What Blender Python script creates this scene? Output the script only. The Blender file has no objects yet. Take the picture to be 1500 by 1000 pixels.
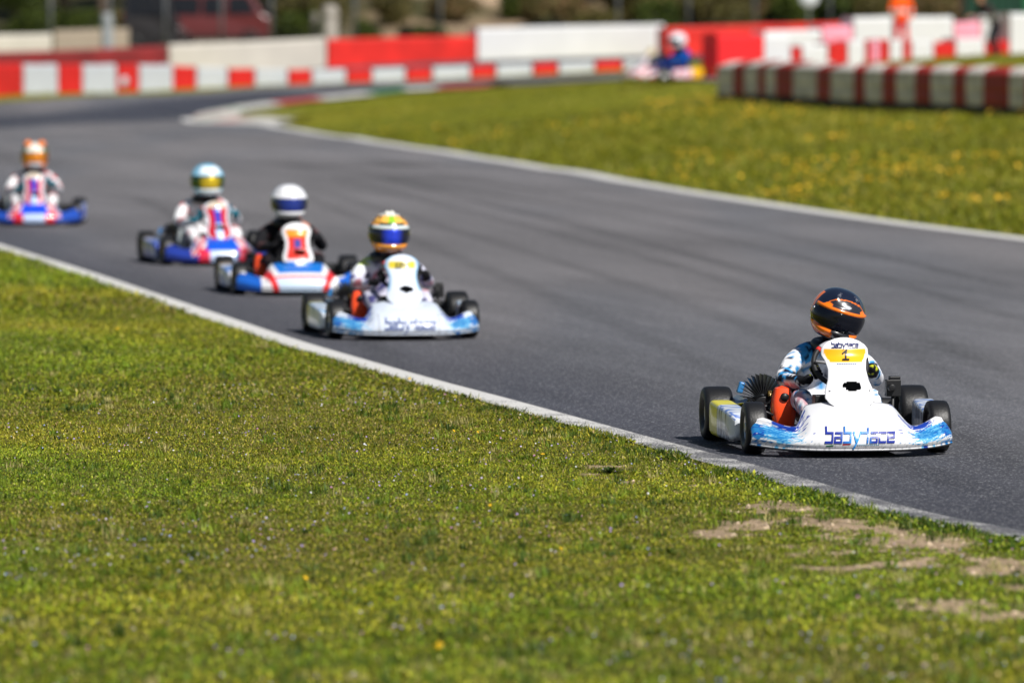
import bpy, math, random
import numpy as np
from mathutils import Vector, Matrix, noise

random.seed(7)
rng = np.random.default_rng(11)
SC = bpy.context.scene
COL = SC.collection

# ------------------------------------------------------------------ camera, sky, sun, exposure
CAM_H = 2.12
PITCH = math.radians(3.09)
FPX = 8333.0                      # 200 mm lens, 1500 px wide frame
cam_d = bpy.data.cameras.new("camera")
cam = bpy.data.objects.new("camera", cam_d); COL.objects.link(cam)
cam.location = (0, 0, CAM_H); cam.rotation_euler = (math.radians(90) - PITCH, 0, 0)
cam_d.lens = 200; cam_d.sensor_width = 36; cam_d.sensor_fit = 'HORIZONTAL'
cam_d.clip_start = 0.1; cam_d.clip_end = 4000
cam_d.dof.use_dof = True; cam_d.dof.focus_distance = 28.9; cam_d.dof.aperture_fstop = 2.6
SC.camera = cam

SUN = Vector((0.54, -0.74, 1.02)).normalized()
elev = math.asin(SUN.z); azim = math.atan2(SUN.x, SUN.y)
w = bpy.data.worlds.new("World"); SC.world = w; w.use_nodes = True
nt = w.node_tree; nt.nodes.clear()
sky = nt.nodes.new("ShaderNodeTexSky"); sky.sky_type = 'NISHITA'; sky.sun_disc = False
sky.sun_elevation = elev; sky.sun_rotation = azim
bg = nt.nodes.new("ShaderNodeBackground"); bg.inputs[1].default_value = 0.05
wo = nt.nodes.new("ShaderNodeOutputWorld")
nt.links.new(sky.outputs[0], bg.inputs[0]); nt.links.new(bg.outputs[0], wo.inputs[0])
sd = bpy.data.lights.new("sun", 'SUN'); sd.energy = 5.0; sd.angle = math.radians(0.55); sd.color = (1, 0.965, 0.91)
so = bpy.data.objects.new("sun", sd); COL.objects.link(so)
so.rotation_euler = SUN.to_track_quat('Z', 'Y').to_euler(); so.location = (20, -10, 40)
SC.view_settings.view_transform = 'Standard'; SC.view_settings.look = 'None'
SC.view_settings.exposure = 0.10; SC.view_settings.gamma = 1.0
SC.render.engine = 'CYCLES'
SC.cycles.use_denoising = True
SC.cycles.max_bounces = 6
SC.cycles.sample_clamp_indirect = 6.0

# ------------------------------------------------------------------ helpers
def lin(c):
    c = c / 255.0
    return c / 12.92 if c <= 0.04045 else ((c + 0.055) / 1.055) ** 2.4
def RGB(r, g, b): return (lin(r), lin(g), lin(b), 1.0)
def ss(a, b, x):
    t = np.clip((x - a) / (b - a), 0, 1)
    return t * t * (3 - 2 * t)
def mix(a, b, t): return tuple(a[i] * (1 - t) + b[i] * t for i in range(4))

MATS = {}
def mat(name, col=(0.5, 0.5, 0.5, 1), rough=0.5, metal=0.0, coat=0.0, attr=False, var=0.12, vscale=6.0,
        bump=0.0, bscale=60.0, transl=0.0, spec=0.5):
    if name in MATS: return MATS[name]
    m = bpy.data.materials.new(name); m.use_nodes = True
    t = m.node_tree; b = t.nodes["Principled BSDF"]; out = t.nodes["Material Output"]
    tc = t.nodes.new("ShaderNodeTexCoord")
    nz = t.nodes.new("ShaderNodeTexNoise"); nz.inputs["Scale"].default_value = vscale; nz.inputs["Detail"].default_value = 5
    t.links.new(tc.outputs["Object"], nz.inputs["Vector"])
    mr = t.nodes.new("ShaderNodeMapRange"); mr.inputs[1].default_value = 0.3; mr.inputs[2].default_value = 0.7
    mr.inputs[3].default_value = 1 - var; mr.inputs[4].default_value = 1 + var
    t.links.new(nz.outputs["Fac"], mr.inputs[0])
    mul = t.nodes.new("ShaderNodeVectorMath"); mul.operation = 'SCALE'
    if attr:
        a = t.nodes.new("ShaderNodeAttribute"); a.attribute_name = "Col"
        t.links.new(a.outputs["Color"], mul.inputs[0])
    else:
        mul.inputs[0].default_value = col[:3]
    t.links.new(mr.outputs[0], mul.inputs["Scale"])
    t.links.new(mul.outputs[0], b.inputs["Base Color"])
    b.inputs["Roughness"].default_value = rough; b.inputs["Metallic"].default_value = metal
    b.inputs["Coat Weight"].default_value = coat; b.inputs["Coat Roughness"].default_value = 0.06
    b.inputs["Specular IOR Level"].default_value = spec
    if bump:
        n2 = t.nodes.new("ShaderNodeTexNoise"); n2.inputs["Scale"].default_value = bscale; n2.inputs["Detail"].default_value = 4
        t.links.new(tc.outputs["Object"], n2.inputs["Vector"])
        bp = t.nodes.new("ShaderNodeBump"); bp.inputs["Strength"].default_value = bump; bp.inputs["Distance"].default_value = 0.01
        t.links.new(n2.outputs["Fac"], bp.inputs["Height"]); t.links.new(bp.outputs[0], b.inputs["Normal"])
    if transl:
        tr = t.nodes.new("ShaderNodeBsdfTranslucent"); t.links.new(mul.outputs[0], tr.inputs["Color"])
        mx = t.nodes.new("ShaderNodeMixShader"); mx.inputs[0].default_value = transl
        t.links.new(b.outputs[0], mx.inputs[1]); t.links.new(tr.outputs[0], mx.inputs[2])
        t.links.new(mx.outputs[0], out.inputs["Surface"])
    MATS[name] = m
    return m

class MB:
    """collects shapes for ONE mesh object"""
    def __init__(s): s.v = []; s.f = []; s.c = []; s.m = []; s.sm = []
    def add(s, vs, fs, col=(1, 1, 1, 1), mi=0, smooth=True):
        o = len(s.v); s.v.extend([tuple(p) for p in vs])
        if isinstance(col, list): s.c.extend(col)
        else: s.c.extend([col] * len(vs))
        for f in fs:
            s.f.append(tuple(i + o for i in f)); s.m.append(mi); s.sm.append(smooth)
        return s
    def box(s, c, size, col=(1, 1, 1, 1), mi=0, rot=None):
        hx, hy, hz = [q / 2 for q in size]
        vs = [Vector((x, y, z)) for x in (-hx, hx) for y in (-hy, hy) for z in (-hz, hz)]
        if rot is not None: vs = [rot @ v for v in vs]
        c = Vector(c); vs = [v + c for v in vs]
        return s.add(vs, [(0, 1, 3, 2), (4, 6, 7, 5), (0, 4, 5, 1), (2, 3, 7, 6), (0, 2, 6, 4), (1, 5, 7, 3)], col, mi, False)
    def tube(s, pts, r, n=10, col=(1, 1, 1, 1), mi=0, closed=False, caps=True):
        pts = [Vector(p) for p in pts]; N = len(pts)
        rs = r if isinstance(r, (list, tuple)) else [r] * N
        vs = []; up = Vector((0, 0, 1)); pa = None
        for i, p in enumerate(pts):
            a = pts[(i - 1) % N] if (closed or i > 0) else p
            b = pts[(i + 1) % N] if (closed or i < N - 1) else p
            t = (b - a).normalized()
            if pa is None:
                pa = t.cross(up)
                if pa.length < 0.1: pa = t.cross(Vector((1, 0, 0)))
            pa = (pa - t * pa.dot(t)).normalized(); pb = t.cross(pa)
            for k in range(n):
                an = 2 * math.pi * k / n
                vs.append(p + (pa * math.cos(an) + pb * math.sin(an)) * rs[i])
        fs = []
        for i in range(N if closed else N - 1):
            j = (i + 1) % N
            for k in range(n):
                l = (k + 1) % n
                fs.append((i * n + k, j * n + k, j * n + l, i * n + l))
        if caps and not closed:
            fs.append(tuple(range(n))); fs.append(tuple((N - 1) * n + k for k in reversed(range(n))))
        return s.add(vs, fs, col, mi)
    def revolve(s, prof, c, axis='x', n=32, col=(1, 1, 1, 1), mi=0, closed_prof=False):
        """prof: list of (a, r) along the axis"""
        c = Vector(c); vs = []; P = len(prof)
        for k in range(n):
            an = 2 * math.pi * k / n; ca, sa = math.cos(an), math.sin(an)
            for (a, r) in prof:
                if axis == 'x': q = (a, r * ca, r * sa)
                elif axis == 'y': q = (r * ca, a, r * sa)
                else: q = (r * ca, r * sa, a)
                vs.append(c + Vector(q))
        fs = []
        for k in range(n):
            l = (k + 1) % n
            for i in range(P if closed_prof else P - 1):
                j = (i + 1) % P
                fs.append((k * P + i, k * P + j, l * P + j, l * P + i))
        cc = col
        if isinstance(col, list): cc = [col[i] for k in range(n) for i in range(P)]
        return s.add(vs, fs, cc, mi)
    def grid(s, fn, nu, nv, colfn=None, mi=0, skip=None):
        vs = []; cs = []
        for j in range(nv + 1):
            for i in range(nu + 1):
                u = i / nu; v = j / nv
                vs.append(fn(u, v)); cs.append(colfn(u, v) if colfn else (1, 1, 1, 1))
        fs = []
        for j in range(nv):
            for i in range(nu):
                if skip and skip((i + .5) / nu, (j + .5) / nv): continue
                a = j * (nu + 1) + i
                fs.append((a, a + 1, a + nu + 2, a + nu + 1))
        return s.add(vs, fs, cs, mi)
    def build(s, name, mats, parent=None, bevel=0, solid=0, loc=None):
        me = bpy.data.meshes.new(name); me.from_pydata([tuple(p) for p in s.v], [], s.f)
        if not isinstance(mats, (list, tuple)): mats = [mats]
        for m in mats: me.materials.append(m)
        me.polygons.foreach_set("material_index", s.m); me.polygons.foreach_set("use_smooth", s.sm)
        a = me.color_attributes.new("Col", 'FLOAT_COLOR', 'POINT')
        a.data.foreach_set("color", np.array(s.c, dtype=np.float32).ravel())
        me.update()
        o = bpy.data.objects.new(name, me); COL.objects.link(o)
        if parent: o.parent = parent
        if loc: o.location = loc
        if solid:
            q = o.modifiers.new("solid", 'SOLIDIFY'); q.thickness = solid; q.offset = -1
        if bevel:
            q = o.modifiers.new("bevel", 'BEVEL'); q.width = bevel; q.segments = 2; q.limit_method = 'ANGLE'
        return o

def npmesh(name, V, nper, cols, m, parent=None, smooth=False):
    """V (N*nper,3) separate polygons of nper verts each"""
    n = len(V); me = bpy.data.meshes.new(name)
    me.vertices.add(n); me.vertices.foreach_set("co", V.astype(np.float32).ravel())
    me.loops.add(n); me.loops.foreach_set("vertex_index", np.arange(n, dtype=np.int32))
    me.polygons.add(n // nper); me.polygons.foreach_set("loop_start", np.arange(0, n, nper, dtype=np.int32))
    me.materials.append(m)
    a = me.color_attributes.new("Col", 'FLOAT_COLOR', 'POINT')
    a.data.foreach_set("color", cols.astype(np.float32).ravel())
    me.update(calc_edges=True)
    if smooth: me.polygons.foreach_set("use_smooth", [True] * (n // nper))
    o = bpy.data.objects.new(name, me); COL.objects.link(o)
    if parent: o.parent = parent
    return o

def tag(o, label=None, cat=None, group=None, kind=None):
    if label: o["label"] = label
    if cat: o["category"] = cat
    if group: o["group"] = group
    if kind: o["kind"] = kind
    return o
def empty(name, loc=(0, 0, 0), rz=0.0, parent=None):
    o = bpy.data.objects.new(name, None); COL.objects.link(o); o.empty_display_size = 0.2
    o.location = loc; o.rotation_euler = (0, 0, rz)
    if parent: o.parent = parent
    return o
def copy_tree(o, parent=None):
    c = o.copy(); COL.objects.link(c); c.parent = parent
    for ch in list(o.children): copy_tree(ch, c)
    return c

# photo pixel + depth (metres along Y) -> world point
cp, sp = math.cos(PITCH), math.sin(PITCH)
def P(px, py, d):
    a = (px - 750) / FPX; b = (500 - py) / FPX
    x, y, z = a, cp + b * sp, -sp + b * cp
    t = d / y
    return Vector((x * t, d, CAM_H + z * t))
def ground0(px, py):            # hit with the flat z=0 plane
    b = (500 - py) / FPX
    y, z = cp + b * sp, -sp + b * cp
    t = -CAM_H / z
    return ((px - 750) / FPX * t, y * t)

# ------------------------------------------------------------------ terrain height
ctl = []
for y in range(-20, 58, 19):
    for x in (-40, -20, 0, 20, 40): ctl.append((x, y, 0.0))
for (px, py) in ((1500, 356), (1300, 326), (1100, 298), (1000, 280), (900, 267), (800, 250), (700, 235), (600, 219), (550, 211), (500, 203), (440, 196), (400, 190), (0, 330), (0, 250), (150, 210)):
    x, y = ground0(px, py); ctl.append((x, y, 0.0))
PXD = [(277, 172, 139), (330, 180, 133), (20, 180, 132), (385, 155, 143), (480, 146, 145), (600, 134, 147), (750, 127, 145), (900, 119, 140), (970, 119, 134), (1050, 122, 128),
       (0, 152, 146), (250, 140, 153), (450, 127, 157), (700, 118, 158), (900, 110, 155),
       (0, 133, 152), (250, 128, 157), (450, 122, 161), (680, 116, 163), (900, 107, 162),
       (0, 120, 175), (240, 112, 179), (470, 97.5, 183), (690, 91, 184), (968, 84.5, 184), (1250, 85, 174),
       (1200, 220, 88), (1450, 230, 82), (800, 170, 122), (700, 146, 137), (500, 168, 132),
       (1480, 165, 100), (1250, 157, 106), (1065, 149, 112), (1000, 140, 124),
       (1150, 98, 135), (1330, 92, 132), (1480, 86, 130)]
for (px, py, d) in PXD:
    p = P(px, py, d); ctl.append((p.x, p.y, p.z))
for q in ((-40, 100, 0), (-40, 150, .4), (-40, 185, .8), (40, 100, .8), (40, 150, 1.3), (40, 185, 1.4), (25, 60, .1), (40, 70, .2), (20, 100, .8)): ctl.append(q)
ctl = np.array(ctl, float); S_ = 50.0
def _phi(r2): return 0.5 * r2 * np.log(r2 + 1e-9)
_n = len(ctl); A_ = np.zeros((_n + 3, _n + 3))
XY = ctl[:, :2] / S_
D2 = ((XY[:, None] - XY[None]) ** 2).sum(-1)
A_[:_n, :_n] = _phi(D2) + np.eye(_n) * 0.0006
A_[:_n, _n] = 1; A_[:_n, _n + 1:] = XY; A_[_n, :_n] = 1; A_[_n + 1:, :_n] = XY.T
W_ = np.linalg.solve(A_, np.concatenate([ctl[:, 2], np.zeros(3)]))
def H(x, y):
    x = np.asarray(x, float); y = np.asarray(y, float); sh = np.broadcast(x, y).shape
    x = np.broadcast_to(x, sh).ravel(); y = np.broadcast_to(y, sh).ravel()
    xc = np.clip(x, -40, 40) / S_; yc = np.clip(y, -20, 190) / S_
    out = np.zeros(len(xc))
    for i in range(0, len(xc), 20000):
        q = np.stack([xc[i:i + 20000], yc[i:i + 20000]], 1)
        r2 = ((q[:, None] - XY[None]) ** 2).sum(-1)
        out[i:i + 20000] = _phi(r2) @ W_[:_n] + W_[_n] + q @ W_[_n + 1:]
    out = np.clip(out, 0, 3) * ss(56, 72, y) * (1.0)
    bank = np.clip(y - 191, 0, None)
    hill = 0.085 * np.clip(bank, 0, 12) + 0.11 * np.clip(bank - 14, 0, 90)
    hill += 0.5 * np.sin(x * 0.23 + 1.3) * ss(198, 225, y) + 0.35 * np.sin(x * 0.61 + y * .05) * ss(198, 215, y)
    return (out + hill).reshape(sh)
def Hs(x, y): return float(H(x, y))
def G(px, py, d0=None):          # photo pixel -> terrain point by marching
    ds = np.linspace(16, 240, 2241) if d0 is None else np.linspace(d0 - 12, d0 + 12, 481)
    b = (500 - py) / FPX; y, z = cp + b * sp, -sp + b * cp
    t = ds / y; zz = CAM_H + z * t; xx = (px - 750) / FPX * t
    k = np.argmax(zz <= H(xx, ds))
    return Vector((xx[k], ds[k], float(H(xx[k], ds[k]))))

def vnoise(x, y, s, seed=0):
    """cheap value noise, numpy"""
    x = x * s + seed * 17.3; y = y * s + seed * 9.1
    xi = np.floor(x); yi = np.floor(y); xf = x - xi; yf = y - yi
    xf = xf * xf * (3 - 2 * xf); yf = yf * yf * (3 - 2 * yf)
    def h(a, b):
        q = np.sin(a * 127.1 + b * 311.7 + seed * 3.7) * 43758.5453
        return q - np.floor(q)
    return (h(xi, yi) * (1 - xf) + h(xi + 1, yi) * xf) * (1 - yf) + (h(xi, yi + 1) * (1 - xf) + h(xi + 1, yi + 1) * xf) * yf
def fb(x, y, s, seed=0):
    return (vnoise(x, y, s, seed) * 4 + vnoise(x, y, s * 2.1, seed + 1) * 2 + vnoise(x, y, s * 4.3, seed + 2)) / 7

def catmull(pts, per=8):
    pts = [np.array(p, float) for p in pts]; out = []
    for i in range(len(pts) - 1):
        p0 = pts[max(i - 1, 0)]; p1 = pts[i]; p2 = pts[i + 1]; p3 = pts[min(i + 2, len(pts) - 1)]
        # centripetal-ish: limit tangents by the chord
        c = np.linalg.norm(p2 - p1)
        def tang(a, b, cc):
            d = b - a; L = np.linalg.norm(d); return d / L * cc if L > 0 else d
        m1 = tang(p0, p2, c); m2 = tang(p1, p3, c)
        for k in range(per):
            t = k / per
            out.append((2 * t**3 - 3 * t * t + 1) * p1 + (t**3 - 2 * t * t + t) * m1 + (-2 * t**3 + 3 * t * t) * p2 + (t**3 - t * t) * m2)
    out.append(pts[-1]); return np.array(out)

# ------------------------------------------------------------------ track outline
near_px = [(1500, 797), (1300, 755), (1100, 699), (1000, 671), (900, 644), (800, 616), (700, 588), (600, 561), (500, 532), (400, 502), (300, 468), (200, 434), (110, 403), (0, 368)]
near_edge = [(6.2, 5), (4.2, 14)] + [ground0(*q) for q in near_px]
far_px = [(1500, 349), (1300, 321), (1100, 295), (900, 264), (800, 249), (700, 233), (600, 217), (500, 201), (400, 188), (340, 181)]
_fc = np.polyfit([q[0] for q in far_px], [q[1] for q in far_px], 3)
far_px = [(x_, float(np.polyval(_fc, x_))) for x_ in (1500, 1350, 1200, 1050, 900, 780, 670, 570, 480, 400)]
far_edge = [(17.5, 5), (15, 18), (9.5, 38)] + [ground0(*q) for q in far_px]
apex = [(p.x, p.y) for p in (P(310, 178, 131), P(284, 172, 136), P(300, 163, 140.5), P(385, 155, 143), P(480, 146, 145), P(600, 134, 147), P(750, 127, 145), P(900, 119, 140), P(970, 119, 134), P(1050, 122, 128))]
inner = far_edge + apex + [(5.3, 122), (6.6, 116), (8.8, 109), (12.5, 101), (18, 93)]
outer = near_edge + [(-6.45, 62.5), (-8.9, 74), (-12.5, 92), (-15.8, 112), (-17.8, 128), (-17.2, 139)] + \
        [(p.x, p.y) for p in (P(0, 152, 146), P(250, 140, 153), P(450, 127, 157), P(700, 118, 158), P(900, 110, 155), P(1000, 108, 150))] + [(5.6, 144), (6.4, 136), (7.6, 127), (9.6, 118), (13.5, 109), (20, 101)]
IN = catmull(inner, 6); OUT = catmull(outer, 6)
road_poly = np.concatenate([OUT, IN[::-1]])
def inpoly(x, y, poly):
    x = np.asarray(x); y = np.asarray(y); c = np.zeros(x.shape, bool)
    px, py = poly[:, 0], poly[:, 1]; j = len(poly) - 1
    for i in range(len(poly)):
        if py[i] != py[j]:
            m = ((py[i] > y) != (py[j] > y)) & (x < (px[j] - px[i]) * (y - py[i]) / (py[j] - py[i]) + px[i])
            c ^= m
        j = i
    return c
def resample(C, n):
    d = np.concatenate([[0], np.cumsum(np.linalg.norm(np.diff(C, axis=0), axis=1))])
    t = np.linspace(0, d[-1], n)
    return np.stack([np.interp(t, d, C[:, 0]), np.interp(t, d, C[:, 1])], 1)
def offset(C, o):
    T = np.gradient(C, axis=0); T /= np.linalg.norm(T, axis=1)[:, None] + 1e-9
    return C + np.stack([T[:, 1], -T[:, 0]], 1) * o
def dist_to(C, x, y):
    out = np.full(x.shape, 1e9)
    for i in range(len(C) - 1):
        a, b = C[i], C[i + 1]; ab = b - a; L = ab @ ab
        t = np.clip(((x - a[0]) * ab[0] + (y - a[1]) * ab[1]) / L, 0, 1)
        out = np.minimum(out, np.hypot(x - a[0] - t * ab[0], y - a[1] - t * ab[1]))
    return out

# ------------------------------------------------------------------ ground materials
def ground_mat(name, rough=0.95, s1=0.6, s2=9.0, var=0.35, bump=0.6, bd=0.03):
    m = bpy.data.materials.new(name); m.use_nodes = True
    t = m.node_tree; b = t.nodes["Principled BSDF"]
    a = t.nodes.new("ShaderNodeAttribute"); a.attribute_name = "Col"
    tc = t.nodes.new("ShaderNodeTexCoord")
    mul = a.outputs["Color"]
    last = None
    for s, v in ((s1, var * .6), (s2, var), (s2 * 9, var * .8)):
        nz = t.nodes.new("ShaderNodeTexNoise"); nz.inputs["Scale"].default_value = s; nz.inputs["Detail"].default_value = 4
        t.links.new(tc.outputs["Object"], nz.inputs["Vector"])
        mr = t.nodes.new("ShaderNodeMapRange"); mr.inputs[1].default_value = .32; mr.inputs[2].default_value = .68
        mr.inputs[3].default_value = 1 - v; mr.inputs[4].default_value = 1 + v
        t.links.new(nz.outputs["Fac"], mr.inputs[0])
        sc = t.nodes.new("ShaderNodeVectorMath"); sc.operation = 'SCALE'
        t.links.new(mul, sc.inputs[0]); t.links.new(mr.outputs[0], sc.inputs["Scale"]); mul = sc.outputs[0]; last = nz
    t.links.new(mul, b.inputs["Base Color"]); b.inputs["Roughness"].default_value = rough
    b.inputs["Specular IOR Level"].default_value = 0.15
    bp = t.nodes.new("ShaderNodeBump"); bp.inputs["Strength"].default_value = bump; bp.inputs["Distance"].default_value = bd
    t.links.new(last.outputs["Fac"], bp.inputs["Height"]); t.links.new(bp.outputs[0], b.inputs["Normal"])
    return m

def asphalt_mat(name):
    m = bpy.data.materials.new(name); m.use_nodes = True
    t = m.node_tree; b = t.nodes["Principled BSDF"]
    a = t.nodes.new("ShaderNodeAttribute"); a.attribute_name = "Col"
    tc = t.nodes.new("ShaderNodeTexCoord")
    mul = a.outputs["Color"]
    def layer(scale, lo, hi, stretch=None, det=4, p=(.3, .7)):
        nonlocal mul
        nz = t.nodes.new("ShaderNodeTexNoise"); nz.inputs["Scale"].default_value = scale; nz.inputs["Detail"].default_value = det
        src = tc.outputs["Object"]
        if stretch:
            mp = t.nodes.new("ShaderNodeMapping"); mp.inputs["Rotation"].default_value = (0, 0, math.radians(-12)); mp.inputs["Scale"].default_value = stretch
            mp.vector_type = 'POINT'; mp.inputs["Scale"].default_value = (1, 1, 1)
            t.links.new(src, mp.inputs["Vector"])
            m2 = t.nodes.new("ShaderNodeMapping"); m2.inputs["Scale"].default_value = stretch
            t.links.new(mp.outputs[0], m2.inputs["Vector"]); src = m2.outputs[0]
        t.links.new(src, nz.inputs["Vector"])
        mr = t.nodes.new("ShaderNodeMapRange"); mr.inputs[1].default_value = p[0]; mr.inputs[2].default_value = p[1]; mr.inputs[3].default_value = lo; mr.inputs[4].default_value = hi
        t.links.new(nz.outputs["Fac"], mr.inputs[0])
        sc = t.nodes.new("ShaderNodeVectorMath"); sc.operation = 'SCALE'
        t.links.new(mul, sc.inputs[0]); t.links.new(mr.outputs[0], sc.inputs["Scale"]); mul = sc.outputs[0]
        return nz
    layer(.9, .82, 1.15, (1.0, .05, 1), 5)
    layer(.30, .82, 1.14, (1, .5, 1))
    layer(4.5, .90, 1.10, (1, .05, 1), 5)
    layer(120, .58, 1.42, None, 2)
    # pale stone chips
    vo = t.nodes.new("ShaderNodeTexVoronoi"); vo.inputs["Scale"].default_value = 110
    t.links.new(tc.outputs["Object"], vo.inputs["Vector"])
    mr = t.nodes.new("ShaderNodeMapRange"); mr.inputs[1].default_value = .86; mr.inputs[2].default_value = .98; mr.inputs[3].default_value = 0; mr.inputs[4].default_value = .22
    sep = t.nodes.new("ShaderNodeSeparateColor"); t.links.new(vo.outputs["Color"], sep.inputs[0]); t.links.new(sep.outputs[0], mr.inputs[0])
    ad = t.nodes.new("ShaderNodeVectorMath"); ad.operation = 'ADD'
    t.links.new(mul, ad.inputs[0]); t.links.new(mr.outputs[0], ad.inputs[1])
    t.links.new(ad.outputs[0], b.inputs["Base Color"])
    b.inputs["Roughness"].default_value = .8; b.inputs["Specular IOR Level"].default_value = .3
    nb = t.nodes.new("ShaderNodeTexNoise"); nb.inputs["Scale"].default_value = 150; nb.inputs["Detail"].default_value = 3
    t.links.new(tc.outputs["Object"], nb.inputs["Vector"])
    bp = t.nodes.new("ShaderNodeBump"); bp.inputs["Strength"].default_value = .55; bp.inputs["Distance"].default_value = .006
    t.links.new(nb.outputs["Fac"], bp.inputs["Height"]); t.links.new(bp.outputs[0], b.inputs["Normal"])
    return m

M_ground = ground_mat("grass_soil", s1=.35, s2=3.0, var=.22)
M_near = ground_mat("near_soil", s1=2.0, s2=22.0, var=.3, bump=.9, bd=.02)
M_asph = asphalt_mat("asphalt")

# ------------------------------------------------------------------ terrain sheet
def grid_mesh(name, xs, ys, zfn, colfn, m, keep=None):
    X, Y = np.meshgrid(xs, ys); Z = zfn(X, Y); C = colfn(X, Y, Z)
    nx, ny = len(xs), len(ys)
    V = np.stack([X, Y, Z], -1).reshape(-1, 3)
    i = np.arange((nx - 1) * (ny - 1)); r = i // (nx - 1); c = i % (nx - 1); a = r * nx + c
    F = np.stack([a, a + 1, a + nx + 1, a + nx], 1)
    if keep is not None: F = F[keep(V[F].mean(1))]
    me = bpy.data.meshes.new(name); me.from_pydata(V.tolist(), [], F.tolist()); me.materials.append(m)
    ca = me.color_attributes.new("Col", 'FLOAT_COLOR', 'POINT')
    ca.data.foreach_set("color", np.concatenate([C.reshape(-1, 3), np.ones((nx * ny, 1))], 1).astype(np.float32).ravel())
    me.polygons.foreach_set("use_smooth", [True] * len(me.polygons))
    o = bpy.data.objects.new(name, me); COL.objects.link(o); return o

def c3(*a): return np.array(a, float)
def terr_col(X, Y, Z):
    g = c3(.18, .185, .011); g2 = c3(.23, .21, .015); dk = c3(.11, .12, .010)
    n = fb(X, Y * .35, .25, 3)[..., None]; n2 = fb(X, Y * .5, .9, 5)[..., None]
    C = g * (1 - ss(.45, .7, n)) + g2 * ss(.45, .7, n)
    C = C * (1 - .6 * ss(.5, .75, n2)) + dk * .6 * ss(.5, .75, n2)
    ax_ = P(335, 176, 137); sd_ = np.exp(-(((X - ax_.x) / 1.2) ** 2 + ((Y - ax_.y) / 3.2) ** 2))[..., None]; sd_ = ss(.35, .6, sd_)
    C = C * (1 - sd_) + c3(.30, .28, .22) * sd_
    # yellow flowering patches are real flowers (built below); hillside is scrub and bare earth
    hl = ss(189, 196, Y)[..., None]
    scrub = c3(.055, .052, .02); earth = c3(.50, .36, .24); e2 = c3(.30, .21, .13)
    px = X / np.maximum(Y, 1) * FPX + 750
    nn = fb(X, Y, .12, 8)
    bank = ss(520, 600, px) * (1 - ss(770, 850, px)) * ss(.34, .52, nn + .12)
    br = ss(.52, .62, fb(X, Y, .2, 12)) * ss(480, 560, px)
    hc = scrub * (1 - bank[..., None]) + earth * bank[..., None]
    hc = hc * (1 - .7 * br[..., None]) + e2 * .7 * br[..., None]
    yard = .6 * (ss(186, 190, Y) * (1 - ss(203, 208, Y)) * (1 - ss(470, 540, px)))[..., None]
    hc = hc * (1 - yard) + c3(.22, .19, .15) * yard
    return C * (1 - hl) + hc * hl
xs = np.concatenate([[-1500, -600, -250, -120, -80], np.arange(-60, 60.1, 1.0), [80, 120, 250, 600, 1500]])
ys = np.concatenate([[-1500, -500, -150, -50], np.arange(-20, 320.1, 1.0), [350, 420, 600, 1000, 1800]])
t_ = grid_mesh("ground", xs, ys, H, terr_col, M_ground); tag(t_, "grassy ground rising to a scrubby bank", kind='structure')

# ------------------------------------------------------------------ road sheets
N_R = 420
LO = resample(OUT, N_R); LI = resample(IN, N_R)
# re-pair by nearest progress so that cross sections stay square-ish
def ruled(name, A, B, nx, zoff, colfn, m):
    n = len(A); T = np.linspace(0, 1, nx)
    X = A[:, 0][:, None] * (1 - T) + B[:, 0][:, None] * T; Y = A[:, 1][:, None] * (1 - T) + B[:, 1][:, None] * T
    Z = H(X, Y) + zoff + .035 * ss(62, 100, Y); C = colfn(X, Y)
    V = np.stack([X, Y, Z], -1).reshape(-1, 3)
    i = np.arange((nx - 1) * (n - 1)); r = i // (nx - 1); c = i % (nx - 1); a = r * nx + c
    F = np.stack([a, a + 1, a + nx + 1, a + nx], 1)
    me = bpy.data.meshes.new(name); me.from_pydata(V.tolist(), [], F.tolist()); me.materials.append(m)
    ca = me.color_attributes.new("Col", 'FLOAT_COLOR', 'POINT')
    ca.data.foreach_set("color", np.concatenate([C.reshape(-1, 3), np.ones((len(V), 1))], 1).astype(np.float32).ravel())
    o = bpy.data.objects.new(name, me); COL.objects.link(o); return o
# the track surface: a fine grid clipped to the outline, then flush edges come from the lines and grass laid over them
racing = catmull([(3.2, 20), (.6, 32), (-1.6, 41), (-3.2, 50), (-6.2, 65), (-9.3, 85), (-12.5, 105), (-14.2, 122)] +
                 [(p.x, p.y) for p in (P(-40, 181, 132), P(100, 174, 136), P(250, 161, 142), P(450, 137, 150), P(700, 124, 152), P(900, 114, 149))], 5)
def _sk(*q): return catmull([ground0(*a) for a in q], 4)
SKIDS = [(_sk((700, 700), (560, 520), (420, 400), (200, 290)), .3), (_sk((1500, 560), (1200, 430), (900, 345), (560, 262)), .35), (_sk((1500, 600), (1180, 452), (880, 360), (500, 266)), .3), (_sk((1500, 470), (1150, 372), (800, 300), (480, 246)), .28),
         (_sk((1400, 720), (1000, 520), (700, 390), (420, 280)), .25), (_sk((1500, 690), (1100, 480), (780, 372), (440, 272)), .25), (_sk((1500, 425), (1200, 356), (900, 300), (640, 258)), .3)]
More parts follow.
